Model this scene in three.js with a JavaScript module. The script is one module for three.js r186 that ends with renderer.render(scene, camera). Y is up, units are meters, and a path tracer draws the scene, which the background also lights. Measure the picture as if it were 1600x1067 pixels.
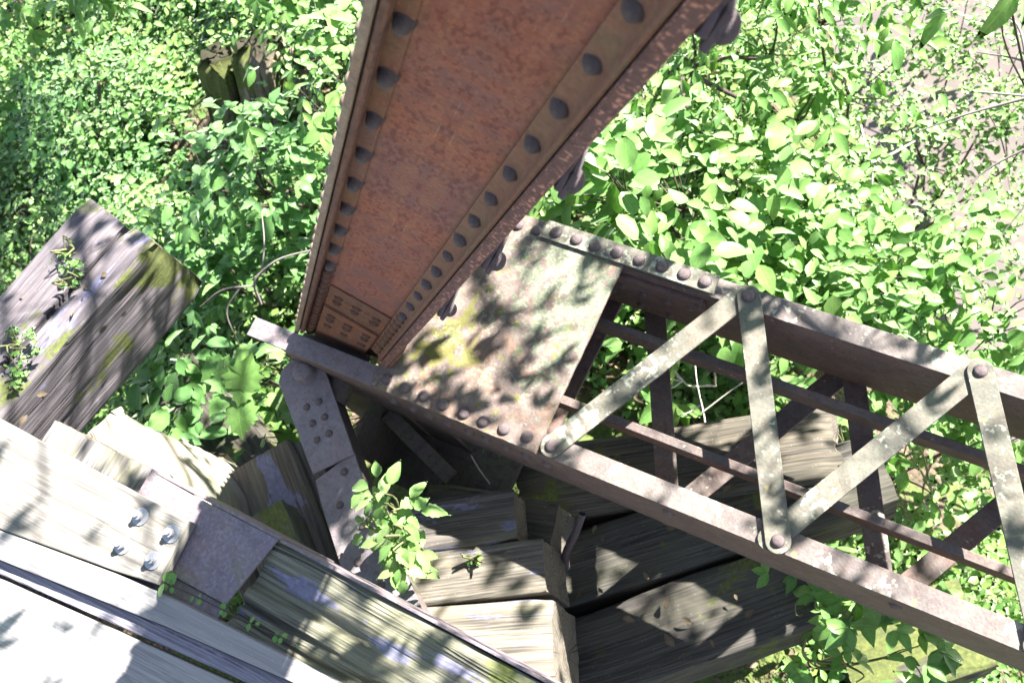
import * as THREE from 'three';
import { mergeGeometries, toCreasedNormals } from 'three/addons/utils/BufferGeometryUtils.js';
import { RoundedBoxGeometry } from 'three/addons/geometries/RoundedBoxGeometry.js';

// ---------------------------------------------------------------- camera, sky, sun, exposure
const scene = new THREE.Scene();
const camera = new THREE.PerspectiveCamera(33.02, 1024 / 682, 0.05, 400);
camera.filmGauge = 22.3;
camera.position.set(1.003, 2.862, 0.445);
camera.up.set(-0.321, 0.352, -0.879);
camera.lookAt(1.003 - 0.378, 2.862 - 0.899, 0.445 - 0.222);
camera.focus = 2.3;
camera.userData.fStop = 5.0;
scene.add(camera);

const renderer = new THREE.WebGLRenderer({ antialias: true });
renderer.setSize(1024, 682);
renderer.toneMapping = THREE.LinearToneMapping;
renderer.toneMappingExposure = 8.1;
renderer.shadowMap.enabled = true;
renderer.shadowMap.type = THREE.PCFSoftShadowMap;

const SUN = new THREE.Vector3(0.35, 0.665, -0.70).normalize();
const SKY_GAIN = 0.62;
{ // a clear summer sky: blue overhead, paler towards the horizon, a soft bright area round the sun
  const w = 128, h = 64, d = new Float32Array(w * h * 4);
  for (let j = 0; j < h; j++) for (let i = 0; i < w; i++) {
    const el = ((j + 0.5) / h - 0.5) * Math.PI, az = ((i + 0.5) / w - 0.5) * 2 * Math.PI;
    const v = new THREE.Vector3(Math.cos(el) * Math.cos(az), Math.sin(el), Math.cos(el) * Math.sin(az));
    const up = Math.max(0, v.y), k = Math.pow(1 - up, 2.2), g = Math.pow(Math.max(0, v.dot(SUN)), 6) * 0.10;
    const o = (j * w + i) * 4;
    d[o] = (0.115 + 0.17 * k + g) * SKY_GAIN; d[o + 1] = (0.155 + 0.18 * k + g) * SKY_GAIN; d[o + 2] = (0.235 + 0.15 * k + g * 0.9) * SKY_GAIN; d[o + 3] = 1;
    if (v.y < 0) { d[o] = d[o + 1] = d[o + 2] = 0.06; }
  }
  const t = new THREE.DataTexture(d, w, h, THREE.RGBAFormat, THREE.FloatType);
  t.mapping = THREE.EquirectangularReflectionMapping; t.magFilter = t.minFilter = THREE.LinearFilter; t.needsUpdate = true;
  scene.background = t; scene.environment = t;
}
const sun = new THREE.DirectionalLight(0xfff9f2, 4.8);
sun.position.copy(SUN).multiplyScalar(20);
sun.castShadow = true; sun.shadow.mapSize.set(4096, 4096); sun.shadow.bias = -0.0005;
Object.assign(sun.shadow.camera, { left: -7, right: 7, top: 7, bottom: -7, near: 1, far: 45 });
scene.add(sun, sun.target);

// ---------------------------------------------------------------- helpers
let seed = 7;
function reseed(s) { seed = s >>> 0; }
function rnd() { seed = (seed + 0x6D2B79F5) | 0; let t = Math.imul(seed ^ (seed >>> 15), 1 | seed); t = (t + Math.imul(t ^ (t >>> 7), 61 | t)) ^ t; return ((t ^ (t >>> 14)) >>> 0) / 4294967296; }
const rr = (a, b) => a + (b - a) * rnd();
const clamp = (x, a = 0, b = 1) => Math.min(b, Math.max(a, x));
const sm = (a, b, x) => { const t = clamp((x - a) / (b - a)); return t * t * (3 - 2 * t); };
const mix = (a, b, t) => a + (b - a) * t;
const mix3 = (a, b, t) => [mix(a[0], b[0], t), mix(a[1], b[1], t), mix(a[2], b[2], t)];
const V = (x, y, z) => new THREE.Vector3(x, y, z);
const HT = new Float32Array(65536); { reseed(99); for (let i = 0; i < 65536; i++) HT[i] = rnd(); }
const PM = new Uint16Array(65536); { for (let i = 0; i < 65536; i++) PM[i] = Math.floor(rnd() * 65536); }
function hash(i, j) { return HT[(PM[(i + 32768) & 65535] + j * 7919) & 65535]; }
function vn(x, y) { // value noise
  const i = Math.floor(x), j = Math.floor(y); let f = x - i, g = y - j; f = f * f * (3 - 2 * f); g = g * g * (3 - 2 * g);
  const a = hash(i, j), b = hash(i + 1, j), c = hash(i, j + 1), e = hash(i + 1, j + 1);
  return a + (b - a) * f + (c - a) * g + (a - b - c + e) * f * g;
}
function fbm(x, y, o = 4) { let s = 0, a = 0.5, n = 0; for (let k = 0; k < o; k++) { s += a * vn(x, y); n += a; a *= 0.5; x = x * 2.03 + 17.3; y = y * 2.03 + 9.1; } return s / n; }
function tex(w, h, fn, srgb = true) { // fn(x, y) in pixels -> [r, g, b] 0..1
  const d = new Uint8Array(w * h * 4);
  for (let j = 0; j < h; j++) for (let i = 0; i < w; i++) { const c = fn(i, j), o = (j * w + i) * 4; d[o] = clamp(c[0]) * 255; d[o + 1] = clamp(c[1]) * 255; d[o + 2] = clamp(c[2]) * 255; d[o + 3] = 255; }
  const t = new THREE.DataTexture(d, w, h); t.wrapS = t.wrapT = THREE.RepeatWrapping; t.magFilter = THREE.LinearFilter; t.minFilter = THREE.LinearMipmapLinearFilter; t.generateMipmaps = true;
  if (srgb) t.colorSpace = THREE.SRGBColorSpace; t.needsUpdate = true; return t;
}
const C = (r, g, b) => [r / 255, g / 255, b / 255];
const used = new Map();
function numbered(n) { const k = used.get(n) || 0; used.set(n, k + 1); return k ? n + '_' + String(k).padStart(3, '0') : n; }
function thing(name, label, category, pos = [0, 0, 0], group) {
  const o = new THREE.Group(); o.name = numbered(name); o.position.set(...pos); scene.add(o);
  o.userData = { label, category }; if (group) o.userData.group = group; return o;
}
function part(name, g, m, parent, kind) {
  const o = new THREE.Mesh(g, m); o.name = name; o.castShadow = o.receiveShadow = true; parent.add(o); if (kind) o.userData.kind = kind; return o;
}
function struct(name, g, m) { const o = part(name, g, m, scene, 'structure'); return o; }
function metreUV(g0, s = 1, du = 0, dv = 0) { // uv in metres by the way each face points
  const g = g0.index ? g0.toNonIndexed() : g0, p = g.attributes.position, n = g.attributes.normal, uv = new Float32Array(p.count * 2);
  for (let i = 0; i < p.count; i += 3) {
    let ax = 0, ay = 0, az = 0;
    const a = V().fromBufferAttribute(p, i), b = V().fromBufferAttribute(p, i + 1), c = V().fromBufferAttribute(p, i + 2);
    const f = b.clone().sub(a).cross(c.clone().sub(a)); ax = Math.abs(f.x); ay = Math.abs(f.y); az = Math.abs(f.z);
    [a, b, c].forEach((q, k) => {
      const [u, v] = ay >= ax && ay >= az ? [q.x, q.z] : ax >= az ? [q.z, q.y] : [q.x, q.y];
      uv[(i + k) * 2] = u * s + du; uv[(i + k) * 2 + 1] = v * s + dv;
    });
  }
  g.setAttribute('uv', new THREE.BufferAttribute(uv, 2)); return g;
}
function box(x0, x1, y0, y1, z0, z1, r = 0.0015) {
  const g = new RoundedBoxGeometry(x1 - x0, y1 - y0, z1 - z0, 1, Math.min(r, (x1 - x0) * 0.45, (y1 - y0) * 0.45, (z1 - z0) * 0.45));
  g.translate((x0 + x1) / 2, (y0 + y1) / 2, (z0 + z1) / 2); return metreUV(g);
}
function plateXZ(pts, y0, y1, bevel = 0.0012) { // a flat plate with its outline in x, z
  const s = new THREE.Shape(pts.map(([x, z]) => new THREE.Vector2(x, -z)));
  const g = new THREE.ExtrudeGeometry(s, { depth: y1 - y0 - 2 * bevel, bevelEnabled: true, bevelThickness: bevel, bevelSize: bevel, bevelOffset: -bevel, bevelSegments: 1, curveSegments: 8 });
  g.rotateX(-Math.PI / 2); g.translate(0, y0 + bevel, 0); return metreUV(g);
}
function plateXY(pts, z0, z1, bevel = 0.0012) {
  const s = new THREE.Shape(pts.map(([x, y]) => new THREE.Vector2(x, y)));
  const g = new THREE.ExtrudeGeometry(s, { depth: z1 - z0 - 2 * bevel, bevelEnabled: true, bevelThickness: bevel, bevelSize: bevel, bevelOffset: -bevel, bevelSegments: 1 });
  g.translate(0, 0, z0 + bevel); return metreUV(g);
}
function domeGeo(r, h, seg = 20) { // a rivet head, foot at y = 0
  const p = []; for (let i = 0; i <= 7; i++) { const t = i / 7 * Math.PI / 2; p.push(new THREE.Vector2(r * Math.cos(t) * (1 + 0.04 * Math.sin(t * 2)), h * Math.sin(t))); }
  p.unshift(new THREE.Vector2(r * 1.13, -0.004), new THREE.Vector2(r * 1.12, 0.0004), new THREE.Vector2(r * 1.04, 0.0012)); p[p.length - 1].x = 0.0001;
  return new THREE.LatheGeometry(p, seg);
}
function tube(pts, r, seg = 16, rad = 6) {
  const c = new THREE.CatmullRomCurve3(pts.map(p => Array.isArray(p) ? V(...p) : p));
  const g = new THREE.TubeGeometry(c, seg, 1, rad, false), pos = g.attributes.position, q = V();
  const R = Array.isArray(r) ? r : [r, r];
  for (let i = 0; i <= seg; i++) { c.getPointAt(i / seg, q); const k = mix(R[0], R[1], i / seg); for (let j = 0; j <= rad; j++) { const n = i * (rad + 1) + j; pos.setXYZ(n, q.x + (pos.getX(n) - q.x) * k, q.y + (pos.getY(n) - q.y) * k, q.z + (pos.getZ(n) - q.z) * k); } }
  return g;
}

// ---------------------------------------------------------------- materials: iron
function ironTex(size, ppm, o) { // ppm = pixels a metre
  const f = 1 / ppm;
  const d = o.seed || 0;
  return tex(size, size, (i, j) => {
    const x = i * f + d, y = j * f + d * 1.7;
    const big = fbm(x * 7, y * 7, 4), mid = fbm(x * 30 + 5, y * 30, 3), fine = fbm(x * 190, y * 190, 2), sp = vn(x * 330, y * 330);
    let c = mix3(o.a, o.b, sm(0.32, 0.68, big * 0.65 + mid * 0.35));
    c = mix3(c, o.r, (o.rust || 0) * sm(0.5, 0.75, fbm(x * 16 + 40, y * 16, 4)));
    if (o.speck) c = mix3(c, o.speckC, o.speck * sm(0.60, 0.80, fine * 0.75 + sp * 0.35));
    if (o.dark) c = mix3(c, o.darkC || C(60, 34, 32), o.dark * sm(0.56, 0.72, fbm(x * 70 + 9, y * 70, 3)));
    if (o.fineDark) c = mix3(c, C(86, 40, 36), o.fineDark * sm(0.57, 0.70, fbm(x * 150 + 9, y * 70, 3) + 0.16 * (fbm(x * 6 + 4, y * 6, 2) - 0.5)));
    if (o.edge) { // rust run-off along the riveted edges, scratches along the member
      const e = sm(0.066, 0.100, i * f + 0.05 * (fbm(x * 9 + 7, y * 14, 3) - 0.5)); c = mix3(c, mix3(C(118, 80, 58), C(104, 86, 66), mid), 0.75 * e);
      const run = fbm(x * 60, y * 5 + 3, 3); c = mix3(c, C(140, 96, 70), 0.35 * sm(0.56, 0.74, run)); c = mix3(c, C(96, 74, 76), 0.55 * sm(0.5, 0.7, fbm(x * 5 + 30, y * 4, 3)));
      if (vn(x * 520, y * 22) > 0.955) c = mix3(c, C(158, 128, 108), 0.4);
    }
    const k = 0.90 + 0.20 * fine;
    c = [c[0] * k, c[1] * k, c[2] * k];
    if (o.lichen) { // pale crusts with a ragged outline
      const lm = fbm(x * 9 + 70, y * 9 + 31, 3), lf = fbm(x * 85 + 3, y * 85 + 8, 3);
      const l = sm(0.60, 0.66, lm * 0.45 + lf * 0.62 + o.lichen - 0.12);
      c = mix3(c, mix3(C(132, 136, 120), C(152, 155, 142), vn(x * 260, y * 260)), l * 0.85);
      if (vn(x * 24, y * 24 + 400) > 0.965) c = mix3(c, C(150, 130, 70), 0.5);
    }
    if (o.post) c = o.post(c, i * f, j * f, mid, fine);
    return c;
  });
}
const ironBump = tex(512, 512, (i, j) => { const x = i / 512, y = j / 512, s = fbm(x * 90, y * 90, 4) * 0.6 + fbm(x * 24, y * 24, 3) * 0.4; return [s, s, s]; }, false);
ironBump.repeat.set(2, 2);
function iron(o, rough = 0.8, bump = 0.0016) {
  const t = ironTex(o.size || 512, o.ppm || 600, o); if (!o.post) t.wrapS = t.wrapT = THREE.MirroredRepeatWrapping; t.repeat.set((o.ppm || 600) / (o.size || 512), (o.ppm || 600) / (o.size || 512));
  return new THREE.MeshStandardMaterial({ map: t, bumpMap: ironBump, bumpScale: bump, roughness: rough, metalness: 0 });
}
const M = {};
M.chord = iron({ a: C(86, 80, 77), b: C(101, 94, 89), r: C(96, 78, 68), rust: 0.2, lichen: 0.03, dark: 0.12, seed: 1 }, 0.78);
M.channel = iron({ a: C(84, 72, 70), b: C(98, 84, 80), r: C(100, 70, 58), rust: 0.28, lichen: -0.03, dark: 0.2, seed: 3 }, 0.8);
M.lace = iron({ a: C(80, 80, 71), b: C(96, 94, 83), r: C(92, 78, 66), rust: 0.2, lichen: 0.07, dark: 0.12, seed: 5 }, 0.85);
M.bar = iron({ a: C(76, 69, 66), b: C(92, 82, 77), r: C(96, 66, 54), rust: 0.3, lichen: -0.02, dark: 0.2, seed: 8 }, 0.8);
M.tie = iron({ size: 1024, ppm: 1024, a: C(92, 82, 76), b: C(108, 96, 89), r: C(114, 86, 66), rust: 0.4, lichen: 0.0, dark: 0.12, seed: 0,
  post: (c, x, y, mid, fine) => { // x, y in metres on the plate (wrapped to 0..1): moss by the post, lichen towards the far end
    const px = x > 0.5 ? x - 1 : x, pz = y > 0.2 ? y - 1 : y;
    const m = sm(0.16, 0.0, Math.hypot(px + 0.36, (pz + 0.22) * 0.8)) * 0.34 + fbm(x * 34, y * 34, 4) - 0.06;
    c = mix3(c, C(98, 100, 44), 0.75 * sm(0.60, 0.74, m));
    const l = sm(0.5, 0, Math.hypot(px + 0.08, pz + 0.46)) * 0.34 + fbm(x * 60 + 4, y * 60, 4) * 0.62 + fbm(x * 9, y * 9 + 3, 2) * 0.14;
    c = mix3(c, mix3(C(76, 86, 68), C(126, 136, 114), fine), 0.7 * sm(0.575, 0.655, l));
    const w = sm(0.62, 0.7, fbm(x * 120, y * 120, 2) * 0.6 + fbm(x * 14 + 8, y * 14, 3) * 0.45);
    return mix3(c, C(150, 156, 132), 0.35 * w);
  } }, 0.85);
M.strap = iron({ a: C(100, 95, 100), b: C(114, 107, 109), r: C(108, 92, 88), rust: 0.3, dark: 0.15, seed: 13 }, 0.62);
M.web = iron({ size: 1024, ppm: 1200, a: C(130, 76, 59), b: C(116, 80, 74), r: C(146, 90, 64), rust: 0.4, speck: 0.25, speckC: C(148, 92, 68), dark: 0.0, seed: 17, fineDark: 0.45, edge: true }, 0.9, 0.0011);
M.legL = iron({ a: C(92, 64, 52), b: C(108, 76, 60), r: C(78, 56, 50), rust: 0.6, dark: 0.4, seed: 19 }, 0.88);
M.legR = iron({ a: C(114, 84, 65), b: C(120, 82, 64), r: C(108, 94, 68), rust: 0.5, dark: 0.1, seed: 23 }, 0.88);
M.legEdge = iron({ ppm: 1400, a: C(92, 66, 63), b: C(106, 74, 69), r: C(110, 72, 60), rust: 0.4, speck: 0.8, speckC: C(176, 124, 106), dark: 0.3, seed: 29 }, 0.85);
M.cover = iron({ a: C(126, 112, 98), b: C(140, 124, 106), r: C(122, 88, 66), rust: 0.3, dark: 0.15, seed: 31 }, 0.85);
M.rustOrange = iron({ a: C(110, 73, 55), b: C(100, 73, 58), r: C(132, 80, 53), rust: 0.5, dark: 0.3, seed: 37 }, 0.9);
M.rivet = iron({ a: C(84, 75, 77), b: C(98, 89, 89), r: C(100, 74, 64), rust: 0.35, dark: 0.3, seed: 41 }, 0.55);
M.lacing = iron({ a: C(70, 62, 68), b: C(84, 74, 78), r: C(82, 60, 56), rust: 0.3, dark: 0.2, seed: 53 }, 0.75);
M.galv = new THREE.MeshStandardMaterial({ color: new THREE.Color().setRGB(0.30, 0.31, 0.33), metalness: 0.6, roughness: 0.5, bumpMap: ironBump, bumpScale: 0.0003 });
M.sleeve = iron({ a: C(98, 91, 100), b: C(112, 100, 104), r: C(100, 98, 76), rust: 0.45, dark: 0.12, speck: 0.1, speckC: C(190, 186, 190), seed: 43 }, 0.6);
M.shoe = iron({ a: C(74, 66, 64), b: C(86, 78, 72), r: C(70, 78, 54), rust: 0.6, dark: 0.3, seed: 47 }, 0.85);

// ---------------------------------------------------------------- bottom chord (world axes: x along the bridge, z across it, y = 0 the top of the flanges)
const RV = domeGeo(0.0165, 0.013), RV2 = domeGeo(0.0125, 0.010), RV3 = domeGeo(0.0105, 0.0085);
function rivet(parent, g, x, y, z, face = 'y', m = M.rivet, name = 'rivet') {
  const o = part(name, g, m, parent); o.position.set(x, y, z); const k = rr(0.93, 1.07); o.scale.set(k, rr(0.9, 1.1), k);
  o.rotation.y = rr(0, 6); if (face === 'z') { o.rotation.set(Math.PI / 2, 0, 0); } if (face === '-x') o.rotation.set(0, 0, Math.PI / 2); if (face === 'x') o.rotation.set(0, 0, -Math.PI / 2); return o;
}
function channelGeo(L, toward) { // toward = +1 flanges point to +z from the web's outer face
  const t = 0.009, w = 0.058, H = 0.30;
  const P = [[0, 0], [w, 0], [w, -t * 0.8], [t * 1.6, -t * 1.3], [t, -t * 2], [t, -H + t * 2], [t * 1.6, -H + t * 1.3], [w, -H + t * 0.8], [w, -H], [0, -H]];
  const s = new THREE.Shape(P.map(([a, b]) => new THREE.Vector2(a * toward, b)));
  const g = new THREE.ExtrudeGeometry(s, { depth: L, steps: 40, bevelEnabled: false });
  g.rotateY(Math.PI / 2); // extrusion to +x, shape x to -z
  g.computeVertexNormals(); return g;
}
{
  const t = thing('bottom_chord', 'riveted iron bottom chord of two channels laced together with flat bars', 'bridge beam', [-0.975, 0, 0]);
  const add = (n, g, m, p = t) => { g.translate(0.975, 0, 0); return part(n, g, m, p); };
  // near channel: its web is the dark face towards the deck
  const nf = metreUV(channelGeo(2.6, 1)); nf.translate(-0.86, 0, 0); const near = add('channel', nf, M.channel);
  const ff = metreUV(channelGeo(2.6, 1)); ff.translate(-0.86, 0, -0.565); const far = add('channel', ff, M.channel);
  // the near flange's flat bar whose end sticks out past the post
  const bar = add('flange_bar', box(-0.975, -0.52, 0.0005, 0.011, -0.0575, 0.002), M.strap);
  // top faces of both flanges
  const fb = [[-0.515, 1.74]]; const topN = add('flange_cover', box(0.012, 1.74, 0.0005, 0.0035, -0.0585, 0.0015, 0.001), M.chord);
  const topF = add('flange_cover', box(-0.55, 1.74, 0.0005, 0.0035, -0.6235, -0.5655, 0.001), M.chord);
  // tie plate, its edge eaten a little
  const pts = []; reseed(5);
  for (const [a, b, n] of [[[-0.526, 0.004], [0.004, 0.004], 26], [[0.004, 0.004], [0.006, -0.622], 22], [[0.006, -0.622], [-0.526, -0.622], 10], [[-0.526, -0.622], [-0.526, 0.004], 14]])
    for (let i = 0; i < n; i++) pts.push([mix(a[0], b[0], i / n) + rr(-1, 1) * 0.0011, mix(a[1], b[1], i / n) + rr(-1, 1) * 0.0011]);
  const tie = add('tie_plate', plateXZ(pts, 0.004, 0.0145), M.tie);
  for (const [x, z] of [[-0.488, -0.030], [-0.426, -0.027], [-0.362, -0.026], [-0.298, -0.024], [-0.230, -0.022], [-0.168, -0.022], [-0.105, -0.024], [-0.036, -0.028], [-0.42, -0.588], [-0.332, -0.586], [-0.273, -0.588]]) rivet(tie, RV, x + 0.975, 0.0145, z);
  const spl = add('splice_plate', plateXZ([[-0.252, -0.570], [0.272, -0.567], [0.270, -0.622], [-0.250, -0.626]], 0.0150, 0.0245), M.lace);
  for (const x of [-0.212, -0.147, -0.088, -0.022, 0.046, 0.113, 0.178, 0.239]) rivet(spl, RV, x + 0.975, 0.0245, -0.594 + rr(-0.003, 0.003));
  const inner = add('pin_plate', plateXY([[-0.09, -0.035], [0.246, -0.035], [0.246, -0.17], [0.20, -0.262], [-0.09, -0.262]], -0.5645, -0.553), M.channel);
  for (const [x, y] of [[-0.008, -0.099], [0.053, -0.117], [0.127, -0.11], [0.198, -0.099], [0.228, -0.062], [0.21, -0.225], [0.03, -0.21], [0.12, -0.215], [-0.057, -0.17]]) rivet(inner, RV2, x + 0.975, y, -0.553, 'z');
  for (const [x, y] of [[-0.424, -0.09], [-0.37, -0.095], [-0.304, -0.09], [-0.235, -0.086], [-0.183, -0.094], [-0.117, -0.09], [-0.055, -0.092], [0.012, -0.088], [-0.49, -0.09], [0.374, -0.067], [0.963, -0.08]]) rivet(near, RV, x + 0.975, y, 0.0, 'z');
  // lacing: flat bars with round ends, zig-zag on the top and on the bottom
  const LW = 0.031, barGeo = (L, lichen) => {
    const s = new THREE.Shape(); s.moveTo(0, -LW); s.lineTo(L, -LW); s.absarc(L, 0, LW, -Math.PI / 2, Math.PI / 2, false); s.lineTo(0, LW); s.absarc(0, 0, LW, Math.PI / 2, Math.PI * 1.5, false);
    const g = new THREE.ExtrudeGeometry(s, { depth: 0.0065, bevelEnabled: true, bevelThickness: 0.0012, bevelSize: 0.0012, bevelOffset: -0.0012, bevelSegments: 1, curveSegments: 10 });
    g.rotateX(-Math.PI / 2); g.translate(0, 0.0012, 0); return g;
  };
  function lace(x0, z0, x1, z1, y, m, rv) {
    const L = Math.hypot(x1 - x0, z1 - z0), g = metreUV(barGeo(L), 1, rr(0, 1), rr(0, 1)); const o = part('lacing_bar', g, m, t);
    o.position.set(x0 + 0.975, y, z0); o.rotation.y = -Math.atan2(z1 - z0, x1 - x0);
    if (rv) { rivet(o, RV, 0, 0.0089, 0); }
    return o;
  }
  const NZ = -0.030, FZ = -0.594;
  lace(0.036, NZ, 0.345, FZ, 0.0042, M.lace, true);
  lace(0.951, FZ - 0.004, 0.645, NZ + 0.01, 0.0042, M.lace, false);
  lace(1.60, FZ, 1.27, NZ + 0.01, 0.0042, M.lace, false);
  const l2 = lace(0.362, FZ, 0.665, NZ + 0.01, 0.0132, M.lace, true); rivet(l2, RV, Math.hypot(0.303, 0.574), 0.0089, 0);
  const l4 = lace(0.958, FZ, 1.285, NZ + 0.01, 0.0132, M.lace, true); rivet(l4, RV, Math.hypot(0.327, 0.574), 0.0089, 0);
  const BY = -0.3100;
  lace(0.035, -0.60, 0.325, NZ, BY, M.bar); lace(0.625, -0.60, 0.325, NZ, BY - 0.009, M.bar); lace(0.64, -0.60, 0.93, NZ, BY, M.bar); lace(1.235, -0.60, 0.935, NZ, BY - 0.009, M.bar); lace(1.24, -0.60, 1.55, NZ, BY, M.bar);
  add('tie_plate', plateXZ([[-0.5, -0.0], [-0.075, -0.0], [-0.055, -0.62], [-0.5, -0.62]], -0.311, -0.301), M.channel);
  add('eye_bar', box(-0.5, 1.74, -0.195, -0.128, -0.452, -0.427, 0.003), M.bar);
  add('eye_bar', box(-0.5, 1.74, -0.195, -0.128, -0.200, -0.175, 0.003), M.bar);
  // pin through the end of the chord
  const pin = new THREE.CylinderGeometry(0.045, 0.045, 0.72, 20); pin.rotateX(Math.PI / 2); pin.translate(-0.72, -0.17, -0.3); add('pin', metreUV(pin), M.shoe);
}

// ---------------------------------------------------------------- end post: local x to the right across it, y up its length, z towards the deck
{
  const INC = 59.59 * Math.PI / 180, s0 = -0.45, n0 = 0.59;
  const t = thing('end_post', 'tall rusty iron end post rising from the chord, rows of rivets on both edges', 'bridge post', [Math.cos(INC) * s0 - Math.sin(INC) * n0, Math.sin(INC) * s0 + Math.cos(INC) * n0, 0]);
  t.rotation.z = INC - Math.PI / 2;
  const X = n => n0 - n, Y = s => s - s0, TOP = 5.2;
  const sAt = (y, n) => (y - Math.cos(INC) * n) / Math.sin(INC);
  const slab = (n1, n2, y0, s1, z0, z1, b = 0.0012) => plateXY([[X(n1), Y(sAt(y0, n1))], [X(n2), Y(sAt(y0, n2))], [X(n2), Y(s1)], [X(n1), Y(s1)]], z0, z1, b);
  const web = part('web_plate', slab(0.709, 0.470, -0.11, TOP, -0.112, -0.100), M.web, t);
  part('web_plate', slab(0.709, 0.470, -0.11, TOP, -0.512, -0.500), M.web, t);
  part('cover_plate', slab(0.725, 0.7125, -0.02, TOP, -0.545, -0.062, 0.002), M.cover, t);
  const cover = t.children[2];
  // angles: one leg on the web, one standing out
  part('angle_leg', slab(0.7085, 0.6735, -0.105, TOP, -0.0997, -0.0955, 0.0015), M.web, t);
  part('angle_leg', slab(0.7095, 0.6985, 0.0, TOP, -0.0917, -0.064, 0.003), M.legL, t);
  { // right angle with the fillet between its legs, one swept section
    const s = new THREE.Shape(); const q = [[0.505, -0.0997], [0.505, -0.094], [0.4995, -0.0925], [0.486, -0.0905], [0.4785, -0.0845], [0.4745, -0.075], [0.4725, -0.067], [0.4700, -0.0655], [0.4665, -0.0675], [0.4655, -0.0997]];
    q.forEach(([n, z], i) => i ? s.lineTo(X(n), -z) : s.moveTo(X(n), -z));
    const g = new THREE.ExtrudeGeometry(s, { depth: TOP - 0.25 + 0.45, steps: 1, bevelEnabled: false }); g.rotateX(-Math.PI / 2); // y' = depth, z' = -shape y
    const gg = g; gg.translate(0, Y(sAt(0.0, 0.47)) , 0);
    part('angle_leg', metreUV(toCreasedNormals(gg, 0.9)), M.legR, t);
  }
  part('edge_bar', slab(0.4642, 0.4425, 0.012, TOP, -0.14, -0.060, 0.003), M.legEdge, t);
  { const g = slab(0.4415, 0.434, 0.02, sAt(0.02, 0.434) + 0.27, -0.125, -0.064, 0.001); part('batten_plate', g, M.rustOrange, t); }
  // far angles
  part('angle_leg', slab(0.7095, 0.6985, 0.0, TOP, -0.545, -0.513), M.legL, t);
  part('angle_leg', slab(0.4642, 0.4425, 0.012, TOP, -0.55, -0.46), M.legR, t);
  reseed(21);
  const wr = (n, s, m = M.rivet, g = RV2) => { const o = rivet(web, g, X(n), Y(s), -0.0945, 'z', m); o.rotation.y = rr(-0.08, 0.08); return o; };
  const RW = domeGeo(0.0130, 0.019);
  for (let s = 0.49; s < 2.3; s += 0.1605) wr(0.6845, s + 0.005, M.rivet, RW);
  for (let s = 0.377; s < 2.5; s += 0.1285) wr(0.4895, s, M.rivet, RW);
  for (let s = -0.44; s < 0.44; s += 0.062) wr(0.6860, s, M.legL, RW);
  for (let s = -0.20; s < 0.36; s += 0.066) wr(0.4895, s, M.legR, RW);
  for (let s = -0.36; s < 2.3; s += 0.0803) { const o = rivet(cover, RV2, X(0.725), Y(s), -0.086, '-x', M.cover); }
  // splice plates riveted on the foot of the web
  const s1 = part('splice_plate', slab(0.6715, 0.507, -0.105, 0.30, -0.0998, -0.0945), M.rustOrange, t); s1.geometry = plateXY([[X(0.6715), Y(sAt(-0.105, 0.6715))], [X(0.507), Y(sAt(-0.105, 0.507))], [X(0.507), Y(0.235)], [X(0.6715), Y(0.268)]], -0.0998, -0.0945);
  const s2 = part('splice_plate', plateXY([[X(0.6695), Y(sAt(-0.10, 0.6695))], [X(0.512), Y(sAt(-0.10, 0.512))], [X(0.512), Y(-0.02)], [X(0.6695), Y(0.03)]], -0.0943, -0.087), M.rustOrange, t);
  for (const n of [0.642, 0.592, 0.537]) { for (const s of [0.18, 0.12]) rivet(s1, RV2, X(n), Y(s - (0.642 - n) * 0.2), -0.0945, 'z', M.legL); for (const s of [-0.05, -0.11, -0.21]) rivet(s2, RV2, X(n), Y(s - (0.642 - n) * 0.2), -0.087, 'z', M.legL); }
  // ledge of mossy dirt iron at the foot
  part('foot_ledge', plateXY([[X(0.70), Y(sAt(-0.13, 0.70))], [X(0.49), Y(sAt(-0.13, 0.49))], [X(0.49), Y(sAt(-0.085, 0.49))], [X(0.70), Y(sAt(-0.085, 0.70))]], -0.0868, -0.070), M.shoe, t);
  // lacing on the lower side, held by rivets on its outside
  const LR = domeGeo(0.0165, 0.015);
  for (let k = 0; k < 5; k++) {
    const s = 1.129 + k * 0.4835 - 0.4835;
    for (const dir of [1, -1]) {
      const a = V(X(0.4405), Y(s), -0.09), b = V(X(0.4405), Y(s + dir * 0.242), -0.50), L = a.distanceTo(b);
      const g = new RoundedBoxGeometry(0.010, L + 0.036, 0.046, 2, 0.003); g.translate(0.006 + (dir > 0 ? 0 : 0.0105), L / 2, 0);
      const o = part('lacing_bar', metreUV(g), M.lacing, t); o.position.copy(a); o.rotation.x = -Math.atan2(0.41, dir * 0.242);
      if (dir < 0) rivet(o, LR, 0.0215, 0, 0, 'x', M.lacing);
    }
  }
}

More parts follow.
